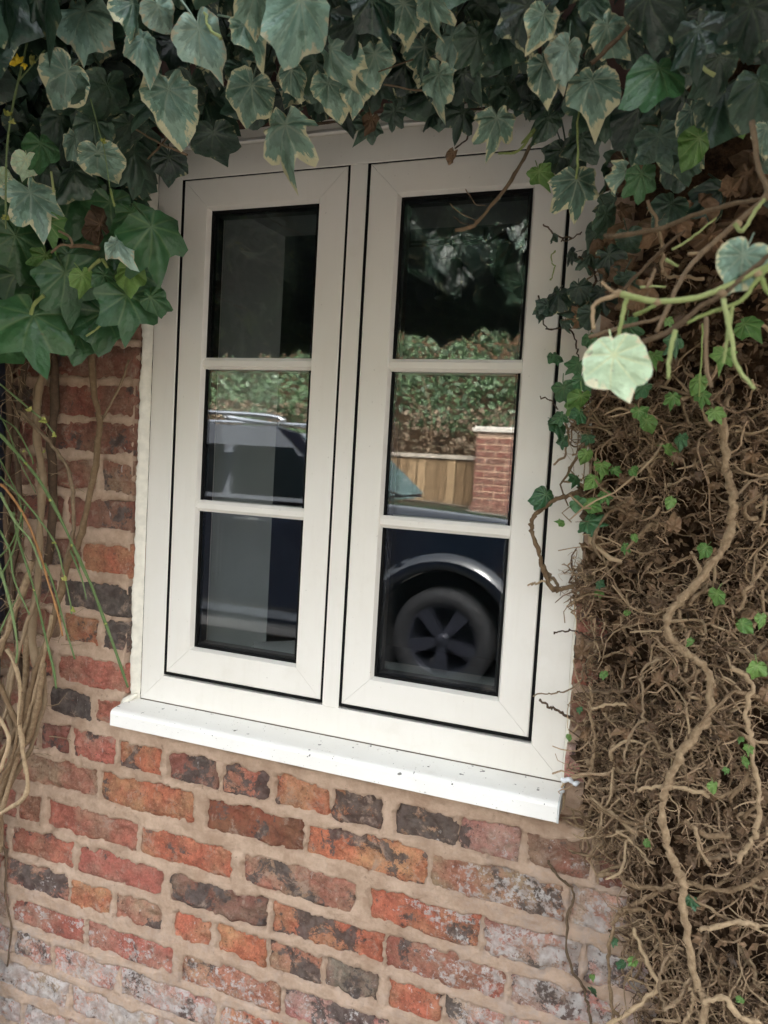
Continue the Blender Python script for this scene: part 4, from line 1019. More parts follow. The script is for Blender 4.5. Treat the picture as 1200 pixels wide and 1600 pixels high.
def tangle(name, N, mat, L0, L1, r0, r1, seed, lift=.03, curl=.55, horiz=.5, K=8):
    rs = np.random.default_rng(seed)
    z = rs.uniform(-.95, .60, N); x = edge(z) + np.where(rs.random(N) < .4, rs.uniform(-.012, .42, N), np.abs(rs.normal(0, .2, N)) - .008)
    x = np.minimum(x, 1.45 - rs.random(N) * .1)
    y = FY - thick(x, z) * rs.uniform(.55, 1.05, N) - rs.uniform(0, lift, N) * sstep(-.01, .1, x - edge(z)) - .002
    ok_ = fbm(x * 11, z * 11, 0, 77, 3) + rs.normal(0, .05, N) > .46     # clumps and bare hollows
    x, y, z = x[ok_], y[ok_], z[ok_]; N = len(x)
    p = np.stack([x, y, z], 1); d = np.stack([rs.normal(size=N), rs.normal(size=N) * .35, rs.normal(size=N) * (1.2 - horiz) - .15], 1)
    d /= np.linalg.norm(d, axis=1)[:, None]
    L = rs.uniform(L0, L1, N) * (.5 + rs.random(N)); w = rs.normal(0, curl, (N, 3)); P = [p]
    for k in range(K - 1):
        d = d + w * .45 + rs.normal(0, curl * .8, (N, 3)) * [1, .6, 1]; d /= np.linalg.norm(d, axis=1)[:, None]
        sw = rs.random(N) < .25; w[sw] = rs.normal(0, curl, (int(sw.sum()), 3))
        q_ = P[-1] + d * (L / K)[:, None]
        out = q_[:, 0] < edge(q_[:, 2]) - .03; d[out, 0] = np.abs(d[out, 0]); q_ = P[-1] + d * (L / K)[:, None]
        q_[:, 1] = np.minimum(q_[:, 1], FY - .006); P.append(q_)
    P = np.stack(P, 1)
    r = np.where(rs.random(N) > .15, rs.uniform(r0, r1, N), r1 * 1.3)
    R = r[:, None] * np.linspace(1, .45, K)[None] * rs.uniform(.75, 1.25, (N, K))
    V, F = tubes_batch(P, R)
    o = obj(name, V - DL, F, mat, dm, True)
    a = o.data.attributes.new('rnd', 'FLOAT', 'POINT'); a.data.foreach_set('value', np.repeat(rs.random(N), K * 5).astype(np.float32))
    tag(o, kind='stuff')
tangle('root_tangle', 21000, M['root'], .014, .05, .0004, .00115, 11, curl=.62, lift=.04)
tangle('thick_tangle', 1300, M['stem'], .05, .14, .0014, .0030, 15, curl=.34, lift=.05)
tangle('twig_tangle', 3800, M['root'], .04, .11, .0009, .0021, 12, curl=.40, lift=.045)
tangle('fine_roots', 5000, M['darkstem'], .012, .045, .0003, .0010, 13, curl=.7, lift=.035)
zz_ = rng.uniform(-.95, .80, 9000); xx_ = edge(zz_) + np.abs(rng.normal(0, .22, 9000)) + .01
yy_ = FY - thick(xx_, zz_) * rng.uniform(.5, 1.0, 9000) - rng.uniform(0, .03, 9000) * sstep(0, .1, xx_ - edge(zz_))
foliage('leaf_crumbs', np.stack([xx_, yy_, zz_], 1), (.005, .019), M['crumb'], dm, face=(0, -.7, .3), spread=1.1, down=.1, shapes=TINY)

# stems one can follow
ST = [
 ([(1128, 640), (1133, 708), (1136, 748), (1147, 776), (1143, 810), (1135, 850), (1101, 895), (1070, 932), (1044, 960), (1044, 991), (1053, 1003), (1075, 1023), (1101, 1042), (1109, 1085), (1104, 1125), (1075, 1164), (1055, 1195), (1041, 1235), (1037, 1261), (1041, 1313), (1053, 1349), (1067, 1379), (1068, 1424), (1077, 1478), (1089, 1532), (1100, 1565), (1098, 1640)], 7.0, (-.20, -.21), 'stem'),
 ([(1143, 1040), (1173, 1068), (1166, 1113), (1174, 1159), (1180, 1210), (1186, 1255), (1183, 1295), (1170, 1319), (1154, 1347)], 4.6, -.22, 'stem'),
 ([(1240, 1340), (1200, 1361), (1176, 1379), (1140, 1391), (1104, 1388), (1074, 1379), (1040, 1386), (1008, 1403), (966, 1427)], 4.4, (-.22, -.14), 'stem'),
 ([(936, 1367), (966, 1367), (984, 1382), (1020, 1388), (1050, 1388)], 4.2, (-.09, -.18), 'stem'),
 ([(1000, 1422), (966, 1430), (954, 1460), (951, 1502), (955, 1550), (957, 1620)], 3.0, (-.14, -.08), 'stem'),
 ([(966, 1425), (984, 1421), (1011, 1427), (1026, 1460), (1036, 1496), (1037, 1520)], 3.2, -.16, 'stem'),
 ([(990, 1448), (1008, 1496), (1026, 1535), (1014, 1559), (972, 1586), (940, 1610)], 4.0, -.14, 'stem'),
 ([(1092, 1454), (1134, 1445), (1170, 1442), (1182, 1448)], 4.5, -.2, 'stem'),
 ([(1101, 1568), (1131, 1559), (1158, 1589), (1190, 1600), (1230, 1630)], 5.2, -.22, 'stem'),
 ([(1070, 1282), (1077, 1289), (1101, 1304), (1140, 1307)], 5.2, -.2, 'stem'),
 ([(999, 1235), (1030, 1229), (1075, 1233), (1109, 1243)], 3.6, -.19, 'stem'),
 ([(925, 1075), (925, 1082), (924, 1113), (929, 1158), (924, 1204), (917, 1232)], 3.4, -.085, 'stem'),
 ([(1030, 1030), (1004, 1051), (1006, 1099), (1004, 1125), (982, 1153), (977, 1190)], 2.5, -.15, 'brownstem'),
 ([(855, 1345), (870, 1367), (897, 1397), (885, 1442), (889, 1505), (912, 1544), (918, 1575), (925, 1610)], 2.4, -.034, 'brownstem'),
 ([(905, 768), (888, 774), (860, 786), (838, 802), (829, 820), (834, 840), (846, 876), (852, 896), (864, 920), (880, 920), (895, 915)], 4.0, (-.07, -.05), 'stem'),
 ([(846, 880), (855, 895), (870, 912), (866, 926)], 3.0, -.05, 'brownstem'), ([(862, 908), (845, 910), (824, 914)], 1.9, -.05, 'stem'),
 ([(884, 655), (886, 670), (890, 690), (880, 714), (864, 728)], 2.2, -.05, 'brownstem'), ([(888, 730), (898, 742), (908, 752)], 1.6, -.05, 'brownstem'),
 ([(832, 1087), (860, 1084), (880, 1080), (908, 1066), (912, 1040), (940, 1010)], 1.5, -.05, 'brownstem'), ([(842, 1092), (858, 1104), (872, 1110), (888, 1122)], 2.4, -.05, 'darkstem'),
 ([(864, 990), (885, 985), (905, 988), (930, 1000), (960, 988)], 1.6, -.05, 'darkstem'), ([(926, 1108), (950, 1100), (982, 1102)], 2.6, -.1, 'stem'),
 ([(928, 1080), (950, 1082), (985, 1078)], 3.4, -.1, 'brownstem'), ([(1151, 773), (1170, 752), (1200, 748)], 2.6, -.2, 'brownstem'), ([(1040, 760), (1065, 750), (1085, 742)], 2.2, -.17, 'brownstem'),
 ([(1015, 895), (1045, 885), (1068, 872), (1085, 868)], 2.3, -.17, 'stem'), ([(962, 792), (985, 805), (996, 812)], 2.0, -.14, 'stem'), ([(1155, 955), (1165, 925), (1185, 900), (1200, 870)], 3.2, -.22, 'stem'),
 ([(1085, 700), (1105, 690), (1122, 670)], 2.2, -.17, 'stem'), ([(1065, 570), (1088, 600), (1085, 640)], 2.0, -.15, 'brownstem'), ([(1010, 600), (1060, 612), (1110, 625)], 2.6, -.13, 'brownstem'),
 ([(888, 1330), (920, 1336), (948, 1345), (975, 1355)], 1.8, -.06, 'brownstem'), ([(965, 1300), (985, 1312), (1005, 1338), (1025, 1352)], 2.4, -.14, 'stem'),
 ([(896, 1268), (900, 1285), (925, 1292)], 2.2, -.05, 'stem'), ([(955, 1255), (945, 1290), (940, 1320)], 1.8, -.08, 'brownstem'), ([(990, 1320), (1000, 1290), (1035, 1300), (1070, 1285)], 2.0, -.17, 'brownstem'),
 ([(1085, 1290), (1092, 1320), (1108, 1355)], 3.0, -.21, 'stem'), ([(1105, 1345), (1130, 1336), (1160, 1340)], 4.0, -.2, 'brownstem'), ([(1075, 1400), (1110, 1420), (1145, 1440)], 2.6, -.19, 'stem'),
 ([(1060, 1480), (1040, 1500), (1030, 1540), (1040, 1580)], 2.6, -.18, 'brownstem'), ([(1080, 1530), (1060, 1560), (1040, 1580)], 3.2, -.2, 'brownstem'), ([(1065, 1480), (1045, 1490), (1060, 1502)], 2.4, -.19, 'stem'),
 ([(1050, 1620), (1075, 1590), (1085, 1565), (1078, 1545)], 3.4, -.21, 'stem'), ([(975, 1620), (968, 1590), (958, 1580)], 3.4, -.14, 'stem'), ([(1090, 1500), (1100, 1470), (1105, 1455)], 2.5, -.21, 'brownstem'),
 ([(1140, 1250), (1165, 1225), (1178, 1210)], 3.6, -.21, 'stem'), ([(1120, 1245), (1150, 1235), (1170, 1205)], 3.0, -.21, 'stem'), ([(1195, 1000), (1180, 1025), (1150, 1010)], 3, -.22, 'brownstem'),
 ([(838, 462), (850, 505), (862, 515), (876, 512)], 1.5, -.06, 'darkstem'), ([(850, 350), (868, 366), (890, 372)], 1.6, -.06, 'darkstem'), ([(876, 375), (892, 374), (910, 362)], 1.3, -.06, 'darkstem'),
 ([(868, 458), (905, 446), (935, 420), (950, 395)], 1.6, -.07, 'brownstem'), ([(860, 440), (866, 420), (862, 400), (868, 392)], 1.1, -.06, 'sgreen'), ([(880, 500), (900, 530), (905, 560)], 1.5, -.06, 'darkstem'),
 ([(846, 620), (860, 626), (872, 640)], 1.3, -.06, 'darkstem'), ([(905, 400), (930, 430), (925, 470)], 2, -.08, 'darkstem'), ([(1015, 315), (1028, 360), (1034, 400), (1038, 430), (1060, 432), (1100, 436)], 3.4, -.2, 'brownstem'),
]
hair_p, hair_r = [], []
for pix, r_, Y, mt in ST:
    stem('stem', pix, r_ * .86, Y, M[mt], dm, jit=.006, n=7)
    ys = np.interp(np.linspace(0, 1, len(pix)), np.linspace(0, 1, np.size(Y)), np.atleast_1d(Y))
    Q = spline(np.array([at(x, y, yy) for (x, y), yy in zip(pix, ys)]), 8)
    if np.min(ys) > -.08: continue
    for k in range(int(len(Q) * (.8 if r_ > 3 else .5))):
        p = Q[rng.integers(len(Q))] + rng.normal(0, .002, 3); d = rng.normal(0, 1, 3); d[1] = abs(d[1]) * .5; d /= np.linalg.norm(d); L = rng.uniform(.008, .032); P = [p]
        for j in range(4): d = d + rng.normal(0, .45, 3); d /= np.linalg.norm(d); P.append(P[-1] + d * L / 4)
        hair_p.append(P); hair_r.append(rng.uniform(.0003, .0009) * np.linspace(1, .4, 5))
V, F = tubes_batch(np.array(hair_p), np.array(hair_r), 4)
o = tag(obj('rootlets', V - DL, F, M['root'], dm, True), kind='stuff')
a = o.data.attributes.new('rnd', 'FLOAT', 'POINT'); a.data.foreach_set('value', np.repeat(rng.random(len(hair_p)), 20).astype(np.float32))
# young and old green leaves dotted over the mat
YL = [('G', 884, 618, 56, 10, -.08), ('Y', 905, 630, 54, 0, -.09), ('G', 872, 668, 46, 8, -.07), ('G', 870, 655, 40, -20, -.08), ('Y', 1012, 665, 40, 0, -.14), ('Y', 1000, 650, 40, 30, -.14), ('Y', 1048, 708, 42, 20, -.14),
 ('Y', 925, 752, 34, -10, -.1), ('Y', 940, 735, 40, -20, -.1), ('Y', 990, 736, 22, 60, -.14), ('Y', 962, 738, 24, 20, -.1), ('Y', 925, 790, 40, 70, -.1), ('G', 928, 818, 56, 80, -.1), ('Y', 876, 815, 20, -60, -.06),
 ('Y', 1046, 785, 26, -10, -.16), ('Y', 1098, 862, 34, -20, -.18), ('Y', 1118, 936, 42, -30, -.2), ('Y', 1180, 1050, 44, -6, -.23), ('Y', 975, 857, 24, 0, -.13), ('Y', 992, 840, 18, 30, -.14), ('G', 936, 915, 24, 0, -.08), ('Y', 936, 930, 22, 4, -.08),
 ('Y', 1165, 980, 34, 40, -.22), ('Y', 1192, 970, 30, 0, -.22), ('Y', 1114, 1232, 26, -6, -.21), ('Y', 1134, 1205, 16, 0, -.21), ('Y', 1162, 1192, 22, 0, -.21), ('Y', 1168, 1172, 22, 10, -.21), ('Y', 1012, 1318, 16, 80, -.15), ('G', 1085, 1410, 34, 80, -.18),
 ('Y', 988, 1505, 22, 0, -.12), ('G', 972, 1510, 20, -30, -.12), ('G', 958, 1472, 20, 0, -.1), ('Y', 925, 1528, 14, 20, -.04), ('G', 926, 1548, 20, -60, -.04), ('Y', 1156, 1562, 16, 0, -.22), ('Y', 1095, 625, 42, 4, -.2), ('Y', 1086, 600, 44, -30, -.2), ('Y', 1050, 625, 34, 10, -.16),
 ('Y', 943, 1055, 18, 10, -.1), ('G', 906, 1110, 14, 0, -.06), ('Y', 888, 1153, 14, 20, -.05), ('Y', 980, 960, 16, 0, -.13), ('Y', 1080, 1005, 20, 0, -.19), ('Y', 1156, 1155, 16, 0, -.21), ('G', 878, 692, 30, 10, -.07), ('G', 918, 690, 30, -20, -.09),
 ('D', 868, 470, 64, -20, -.07), ('D', 850, 480, 44, -70, -.07), ('D', 905, 460, 60, 20, -.07), ('D', 916, 405, 50, -50, -.07), ('D', 900, 490, 70, -60, -.06), ('D', 880, 510, 32, 0, -.06), ('D', 845, 495, 24, 0, -.07), ('D', 888, 400, 36, -80, -.06),
 ('G', 920, 535, 34, 10, -.08), ('G', 895, 575, 44, -30, -.07), ('D', 862, 372, 20, 0, -.06), ('D', 958, 410, 70, 40, -.1), ('D', 940, 470, 60, 10, -.08), ('G', 905, 650, 40, -10, -.09), ('Y', 1125, 560, 54, 0, -.22), ('Y', 1172, 510, 60, 70, -.24), ('Y', 1046, 505, 26, 0, -.2), ('Y', 1120, 650, 40, 20, -.2), ('G', 1060, 690, 36, 0, -.15),
 ('G', 850, 782, 50, -40, -.055), ('G', 912, 600, 46, 20, -.09), ('Y', 890, 640, 40, -30, -.08), ('G', 868, 560, 34, 10, -.06), ('D', 925, 500, 60, 0, -.09), ('G', 940, 560, 44, -20, -.1), ('Y', 915, 715, 34, 10, -.09), ('G', 900, 752, 34, -40, -.08), ('Y', 948, 775, 30, 20, -.11), ('G', 905, 790, 36, 60, -.08), ('Y', 1020, 560, 40, 0, -.16), ('G', 985, 520, 56, 10, -.13), ('G', 1000, 610, 40, -10, -.14), ('D', 975, 450, 70, 20, -.12), ('G', 1060, 540, 50, 0, -.18), ('D', 930, 375, 64, -10, -.09), ('D', 985, 385, 70, 14, -.12), ('D', 1040, 330, 74, -8, -.16)]
for h in YL: hleaf(h[0], h[1], h[2], h[3] * .86, h[4] + random.uniform(-25, 25), h[5] - .015, dm, yaw=random.uniform(-45, 45), pitch=random.uniform(-20, 50))
# dead curled leaves
for i in range(170):
    u = rng.random()
    if u < .5: px, py = rng.uniform(900, 1210), rng.uniform(250, 780)
    else: px, py = rng.uniform(905, 1210), rng.uniform(780, 1580)
    if py < 450 and px < 935: px += 50
    if py > 1280 and px < 1010: continue
    sz = rng.uniform(36, 66) if py < 520 else rng.uniform(14, 36)
    Yd = (-.07 if py < 520 else -.05) - .1 * sstep(900, 1060, px) * (1.1 if py > 600 else .6) - rng.uniform(0, .02)
    hleaf('X', px, py, sz, rng.uniform(-180, 180), Yd, dm, rng.uniform(-40, 40), rng.uniform(-30, 50))

# ------------------------------------------------------------------ cut ivy sprig close to the viewer
sg = tag(empty('ivy_sprig', tuple(at(1200, 400, -.5))), 'cut ivy sprig with one pale green leaf sticking out in front of the dead ivy', 'ivy')
YS = -.62
for pix, r_, Y, mt in (
    ([(1176, 190), (1185, 260), (1198, 302), (1152, 347), (1104, 389), (1068, 431), (1026, 518)], 5.4, (-.45, -.55), 'brownstem'),
    ([(945, 368), (969, 368), (1035, 356), (1080, 338), (1140, 320), (1200, 310)], 5.0, (-.3, -.48), 'brownstem'),
    ([(966, 458), (1020, 470), (1080, 467), (1125, 452), (1180, 425), (1230, 400)], 6.0, YS, 'sgreen'), ([(985, 460), (966, 461), (938, 470), (927, 482), (928, 515)], 4.6, YS, 'stem'),
    ([(985, 543), (1050, 515), (1095, 479), (1128, 461), (1170, 425), (1240, 370)], 5.6, YS, 'brownstem'), ([(920, 527), (970, 512), (1020, 500), (1040, 492)], 4.0, -.5, 'brownstem'),
    ([(978, 467), (972, 500), (963, 536)], 4.2, -.63, 'sgreen'), ([(1240, 390), (1188, 431), (1158, 470), (1101, 491), (1075, 505)], 4.4, YS, 'sgreen'),
    ([(1131, 467), (1143, 530), (1152, 572), (1179, 608)], 4.6, -.63, 'sgreen'), ([(1056, 515), (1047, 551), (1044, 592)], 4.4, -.63, 'sgreen'), ([(1145, 480), (1136, 530), (1131, 568)], 3.6, -.62, 'sgreen'),
    ([(1104, 495), (1104, 572), (1113, 605)], 4.2, -.55, 'brownstem'), ([(1098, 505), (1096, 560), (1092, 620)], 1.6, -.4, 'sgreen'), ([(990, 493), (1010, 484), (1028, 474)], 4.0, -.6, 'sgreen'), ([(1148, 350), (1160, 360), (1180, 330), (1195, 310)], 4.2, -.52, 'sgreen'),
    ([(1188, 431), (1200, 455), (1230, 480)], 5.0, -.62, 'sgreen'), ([(940, 440), (952, 452), (965, 458)], 3.2, -.62, 'stem'), ([(1010, 450), (1020, 432), (1024, 420)], 3.4, -.5, 'brownstem'), ([(1000, 448), (1040, 448)], 2.4, -.5, 'sgreen'),
    ([(966, 460), (1000, 425), (1040, 385), (1070, 360)], 3.6, -.4, 'brownstem'), ([(1050, 390), (1080, 372), (1120, 340)], 2.4, -.42, 'sgreen'), ([(1076, 396), (1100, 396)], 3.2, -.5, 'stem'), ([(1040, 405), (1060, 416)], 3.2, -.5, 'sgreen')):
    stem('stem', pix, r_ * .9, Y, M[mt], sg, jit=.0012, n=7, taper=.72, rough=.35)
for pa in ((966, 458, 7), (1028, 472, 7), (1128, 459, 8), (1152, 350, 7), (1185, 428, 7)):
    c = at(pa[0], pa[1], YS if pa[1] > 400 else -.5); R0 = pa[2] * mpx(c)
    v_, f_ = tube([c - np.array([R0, 0, 0]) - DL * 0, c, c + np.array([R0, 0, 0])], [R0 * .4, R0, R0 * .4], 8)
    obj('node', np.array(v_) - np.array(sg.location), f_, M['stem'], sg, True)
hleaf('P', 962, 583, 114, 10, -.64, sg, -4, 12, 0); hleaf('N', 1148, 420, 90, -28, -.62, sg, 6, 8, 0)

# ------------------------------------------------------------------ across the drive: what the panes mirror
CY = -3.42                                        # near flank of the parked car
hub = at(685, 1003, 3.42); HX, HZ = hub[0], GZ + .355
car = tag(empty('parked_car', (HX - 1.4, CY - .95, GZ)), 'dark blue off-road car parked on the drive, mirrored in the window panes', 'car')
CI = np.array(car.location)
M['paint'] = plain('dark_blue_car_paint', (0.004, 0.006, 0.011), 0.10, 0.1, 5, coat=1.0)
M['tyre'] = plain('tyre_rubber', (0.010, 0.010, 0.012), 0.75, 0.2, 60, bump=0.001)
M['rim'] = plain('dark_alloy', (0.03, 0.032, 0.045), 0.3, 0.1, metal=0.4)
M['carglass'] = plain('tinted_car_glass', (0.003, 0.005, 0.006), 0.04, 0.1, spec=0.5)
M['trim'] = plain('black_trim', (0.02, 0.02, 0.022), 0.5, 0.1)
M['chrome'] = plain('satin_rail', (0.5, 0.52, 0.55), 0.25, 0.05, metal=1.0)
def cobj(name, v, f, mat, parent=None, smooth=False):
    return obj(name, np.array(v) - CI, f, mat, parent or car, smooth)
W2 = 1.9
RXc = HX - 2.75                                   # rear hub
def arch(cx, r, a0=0, a1=180, n=13): return [(cx + r * math.cos(math.radians(a)), HZ + r * math.sin(math.radians(a))) for a in np.linspace(a0, a1, n)]
AR = .49; zs = GZ + .30
belt = .085
low = [(HX + .86, zs + .05), (HX + .86, -.10), (HX + .80, .015), (HX + .55, .052), (HX - .55, belt + .018), (HX - 3.55, belt + .02), (HX - 3.62, .0), (HX - 3.62, zs + .05), (HX - 3.5, zs)]
a0 = math.degrees(math.asin((zs - HZ) / AR))
poly = low + [(RXc - AR * math.cos(math.radians(a0)), zs)] + list(reversed(arch(RXc, AR, a0, 180 - a0)))[0:] + [] + list(reversed(arch(HX, AR, a0, 180 - a0))) + [(HX + .8, zs)]
# flanks with shoulder: near flank at CY, slightly tucked at the sill and at the belt
def flank_y(z, near=True):
    t = np.interp(z, [zs, HZ, -.25, -.02, belt + .02], [.05, .012, 0.0, .01, .07])
    return CY - t if near else CY - W2 + t
n = len(poly)
vv = [(x, flank_y(z), z) for x, z in poly] + [(x, flank_y(z, False), z) for x, z in poly]
ff = [tuple(range(n)), tuple(range(2 * n - 1, n - 1, -1))] + [((i + 1) % n, i, n + i, n + (i + 1) % n) for i in range(n)]
import bmesh
def tri_obj(name, v, f, mat, bev=0.0, parent=None):
    bm = bmesh.new(); vs = [bm.verts.new(tuple(np.array(p) - CI)) for p in v]
    for q_ in f:
        try: bm.faces.new([vs[i] for i in q_])
        except ValueError: pass
    bmesh.ops.recalc_face_normals(bm, faces=bm.faces)
    if bev: bmesh.ops.bevel(bm, geom=[e for e in bm.edges if len(e.link_faces) == 2 and e.calc_face_angle(0) > .5], offset=bev, segments=2, affect='EDGES', clamp_overlap=True)
    bmesh.ops.triangulate(bm, faces=bm.faces)
    me = bpy.data.meshes.new(name); bm.to_mesh(me); bm.free(); me.materials.append(mat)
    return link(bpy.data.objects.new(name, me), parent or car)
tri_obj('body', vv, ff, M['paint'])
# bonnet crown and shoulder strip catch the sky
def loft(name, secs, mat, smooth=True, parent=None):
    k = len(secs[0]); v = [p for s_ in secs for p in s_]
    f = [(i * k + j, (i + 1) * k + j, (i + 1) * k + j + 1, i * k + j + 1) for i in range(len(secs) - 1) for j in range(k - 1)]
    o = cobj(name, v, f, mat, parent, smooth); return o
bon = []
for x, z in ((HX + .78, .05), (HX + .6, .10), (HX + .1, .135), (HX - .35, .155), (HX - .62, .165)):
    bon.append([(x, CY - .03, z - .055), (x, CY - .07, z - .012), (x, CY - .2, z + .012), (x, CY - .95, z + .03), (x, CY - 1.7, z + .012), (x, CY - 1.84, z - .012), (x, CY - 1.87, z - .055)])
loft('bonnet', bon, M['paint'])
# cabin: upright off-road greenhouse
rz = .66
cab = [(HX - .60, .12), (HX - .72, .15), (HX - 1.22, rz - .02), (HX - 1.45, rz + .03), (HX - 3.3, rz + .02), (HX - 3.52, rz - .06), (HX - 3.6, .10)]
def cy(z, near=True):
    t = np.interp(z, [.1, .56, rz + .03], [.07, .10, .26]); return CY - t if near else CY - W2 + t
n = len(cab)
vv = [(x, cy(z), z) for x, z in cab] + [(x, cy(z, False), z) for x, z in cab]
ff = [tuple(range(n)), tuple(range(2 * n - 1, n - 1, -1))] + [((i + 1) % n, i, n + i, n + (i + 1) % n) for i in range(n)]
tri_obj('cabin', vv, ff, M['paint'], .03)
def side_glass(x0b, x1b, x0t, x1t, zb, zt):
    e = .006
    v = [(x0b, cy(zb) + e, zb), (x1b, cy(zb) + e, zb), (x1t, cy(zt) + e, zt), (x0t, cy(zt) + e, zt)]
    v += [(x, y - .01, z) for x, y, z in v]
    tri_obj('side_window', v, [(0, 1, 2, 3), (7, 6, 5, 4), (0, 4, 5, 1), (1, 5, 6, 2), (2, 6, 7, 3), (3, 7, 4, 0)], M['carglass'])
side_glass(HX - 1.72, HX - .92, HX - 1.72, HX - 1.22, .17, .53); side_glass(HX - 2.62, HX - 1.80, HX - 2.62, HX - 1.80, .17, .53); side_glass(HX - 3.45, HX - 2.70, HX - 3.40, HX - 2.70, .17, .52)
v = []
for (x, z) in ((HX - .735, .185), (HX - 1.205, rz - .045)):
    nx_, nz_ = .80 * .012, .6 * .012
    v += [(x + .012, cy(z) - .05, z + .01), (x + .012, cy(z, False) + .05, z + .01)]
v = [v[0], v[1], v[3], v[2]]; v += [(x - .02, y, z - .02) for x, y, z in v]
M['screenglass'] = plain('windscreen_glass', (0.10, 0.15, 0.16), 0.05, 0.1, spec=0.9)
tri_obj('windscreen', v, [(0, 1, 2, 3), (7, 6, 5, 4), (0, 4, 5, 1), (1, 5, 6, 2), (2, 6, 7, 3), (3, 7, 4, 0)], M['screenglass'])
for yy in (cy(rz) - .02, cy(rz, False) + .02):
    P = spline([(HX - 1.4, yy, rz + .03), (HX - 1.5, yy, rz + .10), (HX - 2.4, yy, rz + .115), (HX - 3.3, yy, rz + .10), (HX - 3.42, yy, rz + .02)], 5)
    v_, f_ = tube(P, .016, 8); cobj('roof_rail', v_, f_, M['chrome'], None, True)
for x in (HX - 1.9, HX - 2.9):
    v_, f_ = tube([(x, cy(rz) - .02, rz + .08), (x, cy(rz, False) + .02, rz + .08)], .018, 8); cobj('roof_bar', v_, f_, M['chrome'], None, True)
P = [(HX - .86, CY + .02, .20), (HX - .84, CY + .10, .22), (HX - .82, CY + .17, .24)]
q = Geo(); q.tube(spline(np.array([(HX - .95, CY - .08, .22), (HX - .93, CY + .02, .24), (HX - .92, CY + .19, .25)]), 5), [.02, .07, .085, .08, .04], 10); cobj('door_mirror', q.v, q.f, M['paint'], None, True)
for yy in (-.5, -1.2):
    v_, f_ = tube(spline(np.array([(HX - .64, CY + yy - .1, .165), (HX - .69, CY + yy + .2, .20), (HX - .76, CY + yy + .45, .25)]), 4), .009, 5); cobj('wiper', v_, f_, M['trim'])
def lathe_y(prof, c, n=36, side=1):
    v = [(c[0] + r_ * math.cos(a), c[1] + side * y, c[2] + r_ * math.sin(a)) for r_, y in prof for a in np.arange(n) * 2 * PI / n]
    f = [(i * n + j, i * n + (j + 1) % n, (i + 1) * n + (j + 1) % n, (i + 1) * n + j) for i in range(len(prof) - 1) for j in range(n)]
    return v, f
def wheel(x, y, side):
    c = (x, y, HZ); w = empty('wheel', tuple(np.array(c) - CI), car); w.scale = (.947, 1, .947)
    v, f = lathe_y([(.255, .0), (.275, .02), (.33, .022), (.362, .005), (.375, -.03), (.375, -.2), (.36, -.235), (.255, -.24)], (0, 0, 0), side=side)
    obj('tyre', v, f, M['tyre'], w, True)
    v, f = lathe_y([(.262, -.01), (.25, .004), (.238, -.02), (.232, -.12), (.02, -.13)], (0, 0, 0), side=side); obj('rim', v, f, M['rim'], w, True)
    v, f = lathe_y([(.001, .0), (.04, -.002), (.055, -.015), (.06, -.05)], (0, 0, 0), 20, side); obj('hub_cap', v, f, M['rim'], w, True)
    for k in range(5):
        a = k * 2 * PI / 5 - PI / 2; t_ = np.array([math.cos(a), 0, math.sin(a)]); s_ = np.array([-math.sin(a), 0, math.cos(a)])
        q = Geo()
        vs = [t_ * .05 + s_ * .03, t_ * .05 - s_ * .03, t_ * .245 - s_ * .055, t_ * .245 + s_ * .055]
        fr = [tuple(p + np.array([0, side * yy, 0])) for p, yy in zip(vs, (-.012, -.012, -.004, -.004))]; bk = [tuple(np.array(p) - [0, side * .05, 0]) for p in fr]
        q.add(fr + bk, [(0, 1, 2, 3), (7, 6, 5, 4), (0, 4, 5, 1), (1, 5, 6, 2), (2, 6, 7, 3), (3, 7, 4, 0)]); q.build('spoke', M['rim'], w)
wheel(HX, CY - .02, 1); wheel(RXc, CY - .02, 1); wheel(HX, CY - W2 + .02, -1); wheel(RXc, CY - W2 + .02, -1)
for cx in (HX, RXc):
    secs = []
    for (r_, y) in ((AR - .015, -.03), (AR, .03), (AR + .025, .055), (AR + .075, .035), (AR + .11, -.012)):
        secs.append([(x, CY + y, z) for x, z in arch(cx, r_, -5, 185, 25)])
    loft('wheel_arch', secs, M['paint'])
    v_, f_ = lathe_y([(AR - .02, -.02), (AR - .02, -.45), (.05, -.45)], (cx, CY, HZ)); cobj('arch_liner', v_, f_, M['trim'], None, True)
q = Geo(); q.box((RXc + .55, CY - .02, zs - .05), (HX - .55, CY + .06, zs + .02)); cobj('side_step', q.v, q.f, M['chrome'])
q = Geo(); q.box((HX + .80, CY - 1.8, zs), (HX + .92, CY - .1, zs + .28)); cobj('bumper', q.v, q.f, M['trim'])
for yy in (CY - .2, CY - 1.7):
    v_, f_ = tube([(HX + .84, yy, -.08), (HX + .88, yy, -.08)], [.10, .09], 16); cobj('headlight', v_, f_, M['chrome'], None, True)
q = Geo(); q.box((HX + .62, CY - .03, -.22), (HX + .72, CY + .004, -.18)); cobj('indicator', q.v, q.f, plain('orange_lens', (0.7, 0.16, 0.02), 0.3))
for xx in (HX - .78, HX - 1.76, HX - 2.66):
    q = Geo(); q.box((xx - .003, flank_y(-.1) - .01, zs + .05), (xx + .003, CY + .002, .05)); cobj('door_gap', q.v, q.f, M['trim'])
for xx in (HX - 1.62, HX - 2.5):
    v_, f_ = tube([(xx, CY + .012, -.01), (xx + .2, CY + .012, -.01)], .014, 8); cobj('door_handle', v_, f_, M['trim'], None, True)

